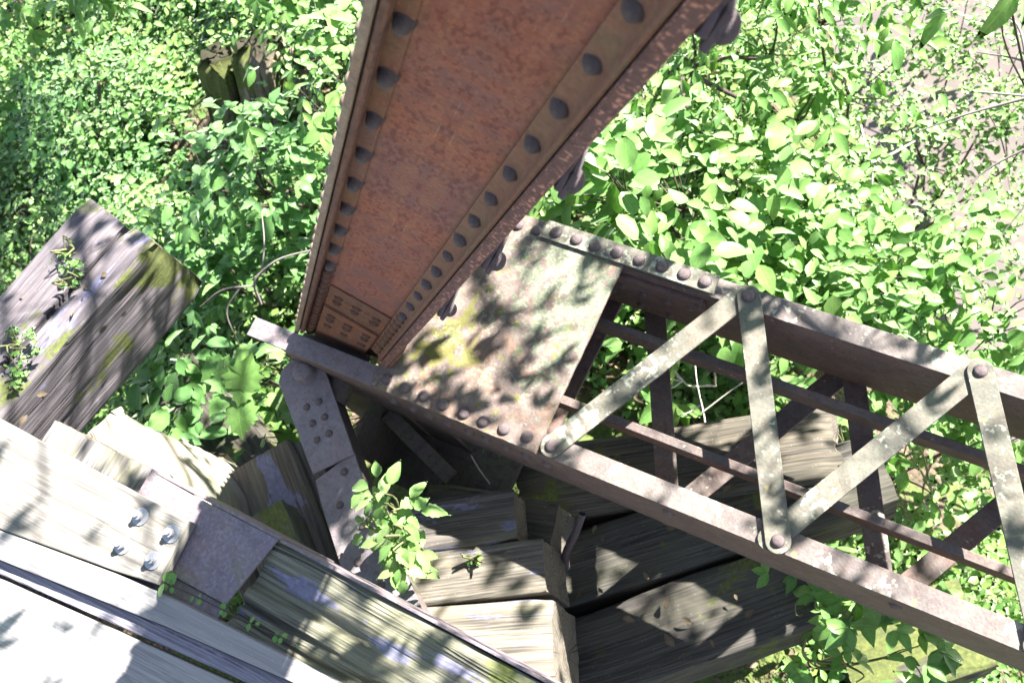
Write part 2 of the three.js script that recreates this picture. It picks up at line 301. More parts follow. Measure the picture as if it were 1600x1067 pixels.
// ---------------------------------------------------------------- riveted strap running under the deck, with its pin
{
  const t = thing('riveted_strap', 'flat grey iron strap with rivets and a round pin, running under the mossy timber', 'iron strap', [-0.8, -0.11, 0.03]);
  const add = (n, g, m, p = t) => { g.translate(0.8, 0.11, -0.03); return part(n, g, m, p); };
  const low = add('strap_plate', plateXZ([[-0.61, 0.30], [-0.542, 0.181], [-0.418, 0.292], [-0.114, 0.514], [0.08, 0.66], [-0.02, 0.80], [-0.299, 0.595], [-0.562, 0.351]], -0.112, -0.1045), M.strap);
  const up = add('strap_plate', plateXZ([[-0.868, 0.082], [-0.878, 0.045], [-0.868, 0.012], [-0.845, -0.006], [-0.752, -0.012], [-0.533, 0.186], [-0.622, 0.287]], -0.104, -0.096), M.strap);
  const r3 = (p, x, z, y) => rivet(p, RV3, x + 0.8, y + 0.11, z - 0.03);
  for (const [x, z] of [[-0.742, 0.117], [-0.714, 0.089], [-0.70, 0.154], [-0.673, 0.123], [-0.661, 0.193], [-0.635, 0.162]]) r3(up, x, z, -0.096);
  for (const [x, z] of [[-0.539, 0.244], [-0.504, 0.334], [-0.413, 0.363], [-0.375, 0.455], [-0.282, 0.483], [-0.2, 0.58]]) r3(low, x, z, -0.1045);
  const pg = new THREE.LatheGeometry([[0, 0.03], [0.018, 0.0295], [0.026, 0.027], [0.0295, 0.022], [0.0315, 0.004], [0.036, 0.002], [0.037, -0.01]].map(p => new THREE.Vector2(...p)), 24);
  pg.translate(-0.80, -0.094, 0.028); add('pin_head', metreUV(pg), M.strap);
  add('strap_web', plateXZ([[-0.775, 0.012], [-0.768, 0.004], [-0.430, 0.308], [0.05, 0.662], [0.042, 0.670], [-0.438, 0.316]], -0.26, -0.1125), M.shoe);
  add('pin_plate', box(-0.905, -0.745, -0.30, -0.113, -0.03, -0.004), M.shoe);
  add('pin_plate', box(-0.96, -0.56, -1.15, -0.302, -0.028, -0.006), M.shoe);
}

// ---------------------------------------------------------------- bearing shoe in the dark under the chord
{
  const t = thing('bearing_shoe', 'dark iron bearing plate with a square nut, deep under the chord end', 'bearing', [-0.47, -0.60, 0.08]);
  part('base_plate', box(-0.22, 0.24, 0, 0.025, -0.22, 0.10), M.shoe, t);
  const n = part('nut', box(-0.03, 0.03, 0.026, 0.062, -0.03, 0.03, 0.006), M.shoe, t); n.position.set(0.0, 0, 0.045); n.rotation.y = 0.4;
  part('rib', box(-0.07, 0.07, 0.026, 0.29, -0.10, -0.088), M.shoe, t);
  const g = part('gusset', box(-0.16, 0.14, -0.004, 0.008, -0.025, 0.025), M.shoe, t); g.position.set(-0.02, 0.20, -0.02); g.rotation.set(0, -0.35, -0.1);
  part('side_plate', box(-0.40, -0.222, -0.75, 0.296, -0.112, -0.100), M.shoe, t);
  part('rib', box(-0.2, -0.185, 0.026, 0.3, -0.2, 0.08), M.shoe, t);
}

// ---------------------------------------------------------------- timbers
const endTex = tex(256, 256, (i, j) => {
  const x = i / 256 - 0.42, y = j / 256 - 0.55, r = Math.hypot(x, y), a = Math.atan2(y, x);
  const ring = 0.5 + 0.5 * Math.sin(r * 150 + fbm(x * 8, y * 8, 3) * 9), cr = sm(0.05, 0.0, Math.abs(vn(a * 5, 3) - 0.5)) * sm(0.02, 0.3, r);
  const k = 0.72 + 0.2 * ring + 0.3 * (fbm(x * 30, y * 30, 3) - 0.5) - 0.5 * cr;
  const c = mix3(C(92, 86, 76), C(118, 110, 96), fbm(x * 6 + 3, y * 6, 3)); return [c[0] * k, c[1] * k, c[2] * k];
});
function woodMaps(L, P, o) { // colour and relief of one timber, unrolled: along its length and round its section
  const ppm = o.ppm || 360, w = Math.min(1536, Math.ceil(L * ppm)), h = Math.min(1024, Math.ceil(P * ppm)), H = new Float32Array(w * h);
  const d = o.seed * 13.37, fx = L / w, fy = P / h, gs = o.grain || 1;
  for (let j = 0; j < h; j++) for (let i = 0; i < w; i++) {
    const x = i * fx, y = j * fy + 0.02 * Math.sin(x * 3 + d) * 0.4 + 0.012 * fbm(x * 2.5 + d, y0(j) * 4, 2);
    function y0(q) { return q * fy; }
    const fine = fbm(x * 8 + d, y * 420 * gs, 3), wide = fbm(x * 1.8 + d, y * 100 * gs, 3);
    const crack = sm(0.022, 0.004, Math.abs(fbm(x * 1.5 + d * 2, y * 26 * gs, 2) - 0.5)) * sm(0.4, 0.62, fbm(x * 3 + d, y * 9, 2));
    H[j * w + i] = clamp(0.68 * fine + 0.32 * wide - 0.55 * crack * (o.crack ?? 1), 0, 1);
  }
  const map = tex(w, h, (i, j) => {
    const x = i * fx, y = j * fy, g = H[j * w + i];
    let c = mix3(o.dark, o.light, sm(0.12, 0.80, g) * 0.8 + 0.2 * fbm(x * 5 + d, y * 7, 3));
    c = mix3(c, o.tone || C(120, 112, 84), 0.5 * sm(0.45, 0.7, fbm(x * 4 + d, y * 14 + d, 3)));
    if (o.blue) { const b = fbm(x * 8 + d * 3, y * 26 + d, 5) * 0.8 + 0.1 + (o.blue - 0.5) + 0.22 * (g - 0.5) + 0.12 * (fbm(x * 70, y * 110, 2) - 0.5) + (o.blueAt ? 0.22 * sm(o.blueAt[1], 0, Math.abs(y - o.blueAt[0])) - 0.08 : 0); c = mix3(c, mix3(C(82, 82, 108), C(116, 117, 142), fbm(x * 110, y * 130, 2)), 0.8 * sm(0.58, 0.63, b)); }
    if (o.moss) { const m = fbm(x * 6 + d * 5, y * 9 + d, 4) + o.moss - 0.5 + (o.mossAt ? o.mossAt(x, y) : 0); c = mix3(c, mix3(C(48, 60, 24), C(100, 106, 42), fbm(x * 140, y * 140, 3)), 0.85 * sm(0.55, 0.70, m + 0.22 * (fbm(x * 45, y * 60, 3) - 0.5))); }
    if (o.knots) for (const [kx, ky, kr] of o.knots) { const q = Math.hypot((x - kx) * 0.7, y - ky) / kr; if (q < 1) c = mix3(C(20, 16, 14), c, sm(0.5, 1, q)); }
    const s = vn(x * 500, y * 500); if (s > 0.965) c = mix3(c, C(180, 180, 172), 0.4);
    return c;
  });
  const bump = tex(w, h, (i, j) => { const g = H[j * w + i]; return [g, g, g]; }, false);
  map.wrapS = map.wrapT = bump.wrapS = bump.wrapT = THREE.MirroredRepeatWrapping;
  map.repeat.set(1 / L, 1 / P); bump.repeat.set(1 / L, 1 / P);
  return { map, bump };
}
function timberGeo(L, W, H, o) { // a sawn baulk, weathered: far top edge at the origin, length to +x, width to +z, down to -H
  const st = o.step || 0.012, r = o.round ?? 0.012, prof = [];
  const walk = (ax, ay, bx, by) => { const l = Math.hypot(bx - ax, by - ay), n = Math.max(2, Math.round(l / st)); for (let i = 0; i < n; i++) prof.push([mix(ax, bx, i / n), mix(ay, by, i / n)]); };
  walk(0, 0, W, 0); walk(W, 0, W, -H); walk(W, -H, 0, -H); walk(0, -H, 0, 0);
  // round the corners
  const cx = W / 2, cy = -H / 2;
  for (const p of prof) {
    let x = p[0] - cx, y = p[1] - cy; const ex = Math.abs(x) - (W / 2 - r), ey = Math.abs(y) - (H / 2 - r);
    if (ex > 0 && ey > 0) { const l = Math.hypot(ex, ey), k = r / l; if (k < 1 || true) { x = Math.sign(x) * (W / 2 - r + ex * Math.min(1, r / l)); y = Math.sign(y) * (H / 2 - r + ey * Math.min(1, r / l)); } }
    p[0] = x; p[1] = y;
  }
  const n = prof.length, nx = Math.max(8, Math.round(L / (o.stepX || 0.02))), pos = [], uv = [], idx = []; let per = 0; const S = [0];
  for (let i = 0; i < n; i++) { const a = prof[i], b = prof[(i + 1) % n]; per += Math.hypot(a[0] - b[0], a[1] - b[1]); S.push(per); }
  const d = o.seed * 5.1, amp = o.amp ?? 0.004, end = o.jag ?? 0.006;
  for (let k = 0; k <= nx; k++) for (let i = 0; i <= n; i++) {
    const [x, y] = prof[i % n], s = S[i % n], u = k / nx * L, l = Math.hypot(x, y) || 1;
    const edge = sm(0.10, 0, Math.min(u, L - u));
    let q = (fbm(u * 2.2 + d, s * 48 + d, 3) - 0.5) * 2 * amp + (fbm(u * 3 + d * 2, s * 6, 3) - 0.5) * 2 * amp * 1.6;
    const cr = sm(0.05, 0.0, Math.abs(fbm(u * 0.9 + d, s * 13 + d, 2) - 0.5)) * sm(0.45, 0.6, fbm(u * 2 + d * 3, s * 5, 2)); q -= cr * (o.gash ?? 0.006);
    if (o.cracks) for (const [cs, cw, cd] of o.cracks) { const off = 0.012 * (fbm(u * 2.5 + cs * 40, 3.3, 3) - 0.5); q -= cd * sm(cw, 0, Math.abs(s - cs - off)) * sm(-0.1, 0.25, fbm(u * 2 + cs * 9, 1, 2) - 0.25); }
    q -= edge * edge * (o.endRound ?? 0.006) * (0.5 + fbm(s * 20, d, 2));
    const kx = x / l, ky = y / l, ii = (Math.abs(x) / (W / 2) > Math.abs(y) / (H / 2)) ? [Math.sign(x), 0] : [0, Math.sign(y)];
    let uu = u; if (k === 0) uu += (fbm(s * 26 + d, 1.5, 3) - 0.5) * 2 * end; if (k === nx) uu += (fbm(s * 26 + d, 7.5, 3) - 0.5) * 2 * end;
    pos.push(uu, y + cy + ii[1] * q + 0 * ky, x + cx + ii[0] * q + 0 * kx); uv.push(u, i === n ? per : s);
  }
  for (let k = 0; k < nx; k++) for (let i = 0; i < n; i++) { const a = k * (n + 1) + i, b = a + 1, c = a + n + 1, e = c + 1; idx.push(a, b, c, b, e, c); }
  const g = new THREE.BufferGeometry(); g.setAttribute('position', new THREE.Float32BufferAttribute(pos, 3)); g.setAttribute('uv', new THREE.Float32BufferAttribute(uv, 2)); g.setIndex(idx); g.computeVertexNormals();
  const ends = [];
  for (const k of [0, nx]) { // end grain: rings of points drawn in to the heart
    const ep = [], eu = [], ei = [], R = 6;
    for (let q = 0; q <= R; q++) for (let i = 0; i <= n; i++) { const o3 = (k * (n + 1) + i) * 3, f = 1 - q / R, yy = mix(cy, pos[o3 + 1], f), zz = mix(cx, pos[o3 + 2], f), xx = mix(k ? L : 0, pos[o3], f) + (q ? (fbm(yy * 30 + d, zz * 30, 3) - 0.5) * end : 0); ep.push(xx, yy, zz); eu.push(zz / Math.max(W, H), yy / Math.max(W, H)); }
    for (let q = 0; q < R; q++) for (let i = 0; i < n; i++) { const a = q * (n + 1) + i, b = a + 1, c = a + n + 1, e = c + 1; k ? ei.push(a, b, c, b, e, c) : ei.push(a, c, b, b, c, e); }
    const eg = new THREE.BufferGeometry(); eg.setAttribute('position', new THREE.Float32BufferAttribute(ep, 3)); eg.setAttribute('uv', new THREE.Float32BufferAttribute(eu, 2)); eg.setIndex(ei); eg.computeVertexNormals(); ends.push(eg);
  }
  return { g, ends, per };
}
const endMat = new THREE.MeshStandardMaterial({ map: endTex, roughness: 0.95, bumpMap: endTex, bumpScale: 0.003 });
function timber(name, label, p, deg, L, W, H, o, group, category = 'timber') {
  const t = thing(name, label, category, p, group); t.rotation.y = deg * Math.PI / 180; if (o.tilt) t.rotation.z = o.tilt * Math.PI / 180;
  const { g, ends, per } = timberGeo(L, W, H, o), m = woodMaps(L, per, o);
  part('baulk', g, new THREE.MeshStandardMaterial({ map: m.map, bumpMap: m.bump, bumpScale: o.bump ?? 0.004, roughness: o.rough ?? 0.92 }), t);
  for (const e of ends) part('end_grain', e, endMat, t); return t;
}
const OLD = { dark: C(46, 45, 41), light: C(108, 105, 95), tone: C(94, 92, 76) };
const GREY = { dark: C(48, 45, 48), light: C(112, 106, 110), tone: C(94, 87, 90) };
const PALE = { dark: C(150, 144, 134), light: C(206, 200, 188), tone: C(190, 182, 160) };
const g1 = 'weathered bridge timbers below the chord';
// split pair at the left: tops and the tall right face dappled
timber('bridge_timber', 'big grey timber with a mossy, nail-holed right face, beside the split at far left', [-1.548, -0.100, -0.185], -104, 1.25, 0.128, 0.37, { ...GREY, seed: 1, round: 0.02, blue: 0.44, blueAt: [0.06, 0.08], moss: 0.38, mossAt: (x, y) => 0.30 * sm(0.24, 0, x) * sm(0.58, 0.66, y) + 0.16 * sm(0.05, 0, Math.min(y, Math.abs(0.98 - y))), ppm: 420, knots: [[0.33, 0.86, 0.014], [0.25, 0.83, 0.010], [0.30, 0.99, 0.016]], endRound: 0.02, amp: 0.005, cracks: [[0.72, 0.006, 0.02]] }, g1);
timber('bridge_timber', 'grey timber with small plants on it, left of the split in the far left pair', [-1.694, -0.106, -0.200], -104.5, 1.25, 0.205, 0.30, { ...GREY, seed: 2, round: 0.016, blue: 0.40, moss: 0.32, ppm: 400, endRound: 0.015 }, g1);
// block under the sleeve, left of the strap
timber('bridge_timber', 'short dark timber with blue-grey stains left of the riveted strap', [-0.842, -0.25, 0.208], -38, 0.85, 0.317, 0.30, { ...OLD, dark: C(48, 44, 38), light: C(112, 104, 92), seed: 3, blue: 0.5, blueAt: [0.1, 0.09], moss: 0.30, ppm: 420, round: 0.012, cracks: [[0.2, 0.006, 0.02], [0.23, 0.005, 0.02]], jag: 0.004 }, g1);
timber('bridge_timber', 'narrow greenish timber squeezed along the left edge of the riveted strap', [-0.795, -0.275, 0.170], -38, 0.95, 0.066, 0.3, { ...OLD, seed: 4, moss: 0.5, ppm: 380, round: 0.010 }, g1);
timber('bridge_timber', 'small mossy block resting on the blue-stained timber beside the iron sleeve', [-0.690, -0.12, 0.385], -38, 0.30, 0.15, 0.125, { ...OLD, dark: C(62, 62, 52), light: C(112, 112, 92), seed: 5, moss: 0.56, mossAt: (x, y) => y < 0.07 ? 0.15 : -0.15, ppm: 420, crack: 0.4 }, g1);
// under the chord at the middle
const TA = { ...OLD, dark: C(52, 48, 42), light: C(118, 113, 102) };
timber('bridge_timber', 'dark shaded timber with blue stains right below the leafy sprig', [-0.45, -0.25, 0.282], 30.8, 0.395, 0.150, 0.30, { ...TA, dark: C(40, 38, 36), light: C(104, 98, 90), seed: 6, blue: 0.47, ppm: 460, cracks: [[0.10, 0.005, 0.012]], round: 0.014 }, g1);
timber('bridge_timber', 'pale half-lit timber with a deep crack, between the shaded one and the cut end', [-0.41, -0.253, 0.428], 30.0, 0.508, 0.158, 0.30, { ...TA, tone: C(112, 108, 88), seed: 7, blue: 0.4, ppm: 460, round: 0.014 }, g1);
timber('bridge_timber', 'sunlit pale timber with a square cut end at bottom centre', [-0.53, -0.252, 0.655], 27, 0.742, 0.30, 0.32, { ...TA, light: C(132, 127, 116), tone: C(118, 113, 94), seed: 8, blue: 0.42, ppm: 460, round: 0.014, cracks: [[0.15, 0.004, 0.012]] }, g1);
timber('bridge_timber', 'dark mossy timber hidden behind the shaded one, under the near channel', [-0.42, -0.40, 0.145], 14, 0.42, 0.16, 0.3, { ...OLD, dark: C(40, 38, 32), light: C(86, 82, 66), seed: 9, moss: 0.46, ppm: 300, round: 0.02 }, g1);
// lower tier running away to the right
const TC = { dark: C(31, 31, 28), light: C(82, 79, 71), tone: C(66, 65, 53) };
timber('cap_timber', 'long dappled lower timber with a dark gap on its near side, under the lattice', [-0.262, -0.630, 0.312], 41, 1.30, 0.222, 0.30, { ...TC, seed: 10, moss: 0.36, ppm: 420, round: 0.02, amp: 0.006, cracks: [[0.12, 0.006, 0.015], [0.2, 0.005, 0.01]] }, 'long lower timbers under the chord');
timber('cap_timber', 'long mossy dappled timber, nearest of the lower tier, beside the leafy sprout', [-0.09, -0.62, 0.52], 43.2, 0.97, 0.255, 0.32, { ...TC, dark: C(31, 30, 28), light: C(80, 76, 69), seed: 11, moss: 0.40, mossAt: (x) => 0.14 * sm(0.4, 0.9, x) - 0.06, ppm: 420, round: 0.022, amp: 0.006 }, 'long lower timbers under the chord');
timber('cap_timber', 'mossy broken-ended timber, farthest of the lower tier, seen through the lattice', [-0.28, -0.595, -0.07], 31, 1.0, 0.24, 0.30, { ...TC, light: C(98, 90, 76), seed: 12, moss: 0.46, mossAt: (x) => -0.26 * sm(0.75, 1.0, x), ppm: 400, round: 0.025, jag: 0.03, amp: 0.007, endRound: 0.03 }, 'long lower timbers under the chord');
// sunken dark pieces at the left
timber('sunken_timber', 'dark sunken timber in the gap between the left pair and the riveted strap', [-1.72, -0.80, 0.02], -22, 1.2, 0.22, 0.3, { ...OLD, dark: C(34, 32, 28), light: C(72, 68, 58), seed: 13, moss: 0.4, ppm: 240 });
// the lowest, mossy end of a timber at bottom right
timber('mossy_timber', 'moss-covered timber end poking out below the leafy sprout at bottom right', [0.752, -1.30, -0.043], 43, 0.46, 0.32, 0.4, { ...TC, seed: 15, moss: 0.80, ppm: 300, round: 0.03, jag: 0.02 });
// old weathered stub standing by the sleeve
timber('timber_stub', 'bleached, rounded timber stub in the sun behind the bolted board', [-1.045, 0.30, 0.350], -24, 0.31, 0.20, 0.75, { ...PALE, dark: C(84, 80, 72), light: C(142, 137, 126), tone: C(120, 120, 94), seed: 16, moss: 0.30, ppm: 380, round: 0.035, amp: 0.0022, endRound: 0.03, tilt: -6, jag: 0.003 });
// cross tie whose end shows between the board and the stub
timber('cross_tie', 'weathered tie end with dark grain stripes between the white board and the stub', [-0.63, 0.528, 0.468], -91, 1.6, 0.375, 0.17, { dark: C(44, 42, 48), light: C(146, 142, 132), tone: C(120, 120, 84), seed: 17, ppm: 460, grain: 0.5, crack: 1, amp: 0.004, round: 0.008, jag: 0.006 });
// the long guard timber, deeply weathered
timber('guard_timber', 'long grey guard timber with deep grain, a split and purple-grey stains', [-0.285, 0.542, 0.4875], -1.6, 1.7, 0.238, 0.24, { dark: C(44, 45, 38), light: C(122, 120, 104), tone: C(106, 106, 82), seed: 18, blue: 0.47, blueAt: [0.062, 0.045], moss: 0.34, ppm: 640, grain: 0.75, step: 0.005, stepX: 0.016, amp: 0.006, gash: 0.020, bump: 0.007, round: 0.008, jag: 0.008, endRound: 0.002, cracks: [[0.150, 0.011, 0.03], [0.192, 0.009, 0.02], [0.215, 0.006, 0.012]] });
{ // iron sleeve wrapped over the guard timber
  const t = thing('iron_sleeve', 'purple-grey iron sleeve plate wrapped over the guard timber, half in sun', 'iron sleeve', [-0.47, 0.545, 0.6]);
  const add = (n, g) => { g.translate(0.47, -0.545, -0.6); return part(n, g, M.sleeve, t); };
  add('top_plate', plateXZ([[-0.655, 0.4705], [-0.52, 0.4775], [-0.270, 0.4835], [-0.312, 0.657], [-0.66, 0.652]], 0.546, 0.553));
  add('side_plate', plateXZ([[-0.655, 0.4633], [-0.268, 0.476], [-0.268, 0.483], [-0.655, 0.4703]], 0.25, 0.5525));
  add('lower_plate', plateXZ([[-0.66, 0.6545], [-0.314, 0.6595], [-0.335, 0.75], [-0.66, 0.75]], 0.533, 0.5405));
  const e = add('edge_strip', plateXZ([[-0.266, 0.4795], [1.4, 0.526], [1.4, 0.533], [-0.266, 0.4865]], 0.25, 0.549));
}
// ---------------------------------------------------------------- deck edge: bolted board, wheel guard plank, deck boards
{
  const board = (name, label, pts, y0, y1, o, group) => {
    const t = thing(name, label, 'board', [pts[0][0], y0, pts[0][1]], group);
    const s = new THREE.Shape(pts.map(([x, z]) => new THREE.Vector2(x, -z)));
    const g = new THREE.ExtrudeGeometry(s, { depth: y1 - y0 - 0.006, bevelEnabled: true, bevelThickness: 0.003, bevelSize: 0.003, bevelOffset: -0.003, bevelSegments: 2 }); g.rotateX(-Math.PI / 2); g.translate(0, y0 + 0.003, 0);
    const gg = metreUV(g), uv = gg.attributes.uv, x0 = pts[0][0], z0 = Math.min(...pts.map(p => p[1]));
    for (let i = 0; i < uv.count; i++) uv.setXY(i, uv.getX(i) + 2.2, uv.getY(i) - 0.4);
    gg.translate(-pts[0][0], -y0, -pts[0][1]);
    const m = woodMaps(2.4, 0.8, { ...o, ppm: 560 });
    part('plank', gg, new THREE.MeshStandardMaterial({ map: m.map, bumpMap: m.bump, bumpScale: o.bump ?? 0.0015, roughness: 0.85 }), t); return t;
  };
  const NEW = { dark: C(78, 75, 70), light: C(132, 129, 123), tone: C(124, 119, 108), crack: 0.6 };
  const b = board('guard_board', 'new pale board fixed with four bolts on top of the guard timber', [[-2.1, 0.488], [-0.472, 0.531], [-0.470, 0.683], [-0.58, 0.700], [-0.92, 0.739], [-2.1, 0.80]], 0.556, 0.592, { ...NEW, seed: 31, knots: [] });
  const hex = new THREE.CylinderGeometry(0.0115, 0.0115, 0.010, 6), wash = new THREE.CylinderGeometry(0.021, 0.021, 0.003, 22), shank = new THREE.CylinderGeometry(0.0068, 0.0068, 0.012, 12);
  hex.translate(0, 0.012, 0); wash.translate(0, 0.0015, 0); shank.translate(0, 0.019, 0);
  [['upper left of the four hex bolts', -0.59, 0.57], ['upper right of the four hex bolts', -0.495, 0.573], ['lower left of the four hex bolts', -0.595, 0.643], ['lower right of the four hex bolts', -0.505, 0.642]].forEach(([l, x, z], i) => {
    const t = thing('hex_bolt', `galvanised bolt with washer on the pale board, ${l}`, 'bolt', [x, 0.592, z], 'hex bolts through the pale board');
    part('washer', wash, M.galv, t); const h = part('bolt_head', mergeGeometries([hex, shank]), M.galv, t); h.rotation.y = i * 0.7; h.rotation.z = (i % 2 ? -0.03 : 0.04);
  });
  board('deck_plank', 'bleached plank with a rough blue-grey near side, beside the bolted board', [[-2.1, 0.835], [-0.93, 0.742], [-0.585, 0.7045], [-0.42, 0.694], [0.02, 0.686], [0.9, 0.665], [0.9, 0.706], [-0.0, 0.724], [-0.40, 0.752], [-1.0, 0.812], [-2.1, 0.92]], 0.45, 0.588, { dark: C(92, 90, 90), light: C(142, 140, 139), tone: C(132, 130, 128), crack: 0.35, seed: 32 }, 'planks at the deck edge');
  board('deck_plank', 'rough blue-grey split strip between the bleached plank and the deck board', [[-2.1, 0.925], [-1.0, 0.814], [-0.40, 0.754], [0, 0.726], [0.9, 0.708], [0.9, 0.75], [0, 0.763], [-0.40, 0.793], [-1.0, 0.84], [-2.1, 0.95]], 0.43, 0.566, { dark: C(72, 70, 84), light: C(142, 138, 144), tone: C(120, 118, 130), crack: 1, seed: 33, bump: 0.006 }, 'planks at the deck edge');
  board('deck_board', 'wide bleached deck board at the bottom left corner', [[-2.1, 0.99], [-0.86, 0.838], [-0.19, 0.787], [0.9, 0.765], [0.9, 0.95], [-0.1, 1.03], [-2.1, 1.2]], 0.53, 0.575, { dark: C(96, 94, 93), light: C(146, 144, 143), tone: C(134, 132, 130), crack: 0.5, seed: 34 }, 'boards of the bridge deck');
  board('deck_board', 'second bleached deck board, cut by the bottom left corner', [[-2.1, 1.208], [-0.1, 1.037], [0.9, 0.957], [0.9, 1.3], [-2.1, 1.5]], 0.53, 0.575, { dark: C(96, 94, 93), light: C(146, 144, 143), tone: C(134, 132, 130), crack: 0.5, seed: 35 }, 'boards of the bridge deck');
}

// ---------------------------------------------------------------- ground and river
function groundY(x, z) {
  const t = 0.8 * (x + 1) - 0.6 * (z + 0.5);
  let h = -1.45 - 0.24 * clamp(-x - 1.2, 0, 5) - 2.2 * sm(0.95, 2.6, t) - 0.5 * sm(2.6, 5, t) + 4 * sm(22, 34, t);
  h += 0.9 * sm(0.9, 2.2, z) * sm(0.6, -0.6, x);
  h += (fbm(x * 1.6 + 20, z * 1.6 + 50, 4) - 0.5) * 0.42 * sm(3.2, 2.0, t) + (fbm(x * 7 + 3, z * 7, 3) - 0.5) * 0.10;
  return h;
}
{
  const N = 220, pos = [], uv = [], idx = [], k = v => { const a = v * 2 - 1; return 5.5 * a + 84 * a * a * a * Math.abs(a); };
  for (let j = 0; j <= N; j++) for (let i = 0; i <= N; i++) { const x = k(i / N) - 1, z = k(j / N) - 1; pos.push(x, groundY(x, z), z); uv.push(x, z); }
  for (let j = 0; j < N; j++) for (let i = 0; i < N; i++) { const a = j * (N + 1) + i, b = a + 1, c = a + N + 1, e = c + 1; idx.push(a, c, b, b, c, e); }
  const g = new THREE.BufferGeometry(); g.setAttribute('position', new THREE.Float32BufferAttribute(pos, 3)); g.setAttribute('uv', new THREE.Float32BufferAttribute(uv, 2)); g.setIndex(idx); g.computeVertexNormals();
  const soil = tex(1024, 1024, (i, j) => {
    const x = i / 512, y = j / 512; let c = mix3(C(50, 42, 32), C(92, 79, 60), fbm(x * 14, y * 14, 5));
    c = mix3(c, C(108, 94, 72), sm(0.6, 0.72, fbm(x * 40, y * 55 + 7, 3))); c = mix3(c, C(70, 88, 34), 0.8 * sm(0.5, 0.64, fbm(x * 5 + 3, y * 5, 4) + 0.08)); return c;
  });
  soil.wrapS = soil.wrapT = THREE.MirroredRepeatWrapping; soil.repeat.set(0.5, 0.5);
  const sb = tex(512, 512, (i, j) => { const s = fbm(i / 12, j / 12, 4); return [s, s, s]; }, false); sb.wrapS = sb.wrapT = THREE.MirroredRepeatWrapping; sb.repeat.set(1.2, 1.2);
  struct('ground', g, new THREE.MeshStandardMaterial({ map: soil, bumpMap: sb, bumpScale: 0.03, roughness: 1 }));
  const wg = new THREE.PlaneGeometry(150, 150, 1, 1); wg.rotateX(-Math.PI / 2); wg.translate(0, -3.32, 0); const wu = wg.attributes.uv; for (let i = 0; i < wu.count; i++) wu.setXY(i, wu.getX(i) * 150, wu.getY(i) * 150);
  const wb = tex(512, 512, (i, j) => { const s = fbm(i / 60, j / 34, 3); return [s, s, s]; }, false); wb.wrapS = wb.wrapT = THREE.MirroredRepeatWrapping; wb.repeat.set(0.35, 0.35);
  struct('river_water', wg, new THREE.MeshPhysicalMaterial({ color: new THREE.Color().setRGB(0.115, 0.098, 0.092), roughness: 0.1, bumpMap: wb, bumpScale: 0.02 }));
}

// ---------------------------------------------------------------- leaves
function leafShape(st, fold = 0.35, droop = 0.22, wav = 0.0) { // st: [along, half width]; leaf along +x, upper side +y
  const p = [], ix = []; let prev = null;
  st.forEach(([t, w], i) => {
    const y = -droop * t * t, o = p.length / 3, e = wav * (i % 2 ? 1 : -1);
    if (w < 1e-4) { p.push(t, y, 0); const me = [o, o, o]; if (prev) { ix.push(prev[1], prev[0], o, prev[1], o, prev[2]); } prev = me; return; }
    p.push(t + e, y + fold * w, -w, t, y, 0, t + e, y + fold * w, w); const me = [o, o + 1, o + 2];
    if (prev) { if (prev[0] === prev[1]) ix.push(prev[1], me[1], me[0], prev[1], me[2], me[1]); else { ix.push(prev[0], prev[1], me[0], prev[1], me[1], me[0], prev[1], prev[2], me[1], prev[2], me[2], me[1]); } }
    prev = me;
  });
  return { p, ix };
}
const BASE = {
  ovate: leafShape([[0, 0], [0.10, 0.12], [0.28, 0.235], [0.50, 0.235], [0.74, 0.13], [0.90, 0.04], [1, 0]], 0.30, 0.20),
  long: leafShape([[0, 0], [0.12, 0.08], [0.32, 0.175], [0.55, 0.17], [0.80, 0.075], [1, 0]], 0.35, 0.34),
  round: leafShape([[0, 0], [0.12, 0.20], [0.38, 0.34], [0.68, 0.27], [0.88, 0.10], [1, 0]], 0.22, 0.12),
  small: leafShape([[0, 0], [0.25, 0.24], [0.6, 0.24], [1, 0]], 0.25, 0.1),
  toothed: leafShape([[0, 0], [0.06, 0.16], [0.16, 0.24], [0.22, 0.21], [0.33, 0.30], [0.40, 0.25], [0.52, 0.26], [0.58, 0.20], [0.70, 0.17], [0.76, 0.12], [0.88, 0.06], [1, 0]], 0.28, 0.25, 0.012),
};
const SH = {}, VAR = {};
for (const k in BASE) { // each kind of leaf in several curls, so that no two clusters match
  reseed(400 + k.length); VAR[k] = [];
  for (let v = 0; v < 4; v++) {
    const n = v ? k + v : k, tw = v ? rr(-0.5, 0.5) : 0, bend = v ? rr(-0.25, 0.25) : 0, cup = v ? rr(-0.2, 0.35) : 0, dr = v ? rr(-0.1, 0.28) : 0, p = [...BASE[k].p];
    for (let i = 0; i < p.length; i += 3) { const x = p[i], z = p[i + 2]; p[i + 1] += tw * z * x - dr * x * x * x + cup * z * z * 2 - 0.02 * Math.sin(x * 9 + v * 2) * Math.sign(z); p[i + 2] = z * (1 + (v ? 0.12 * Math.sign(z * tw) : 0)) + bend * x * x * 0.5; }
    SH[n] = { p, ix: BASE[k].ix }; VAR[k].push(n);
  }
}
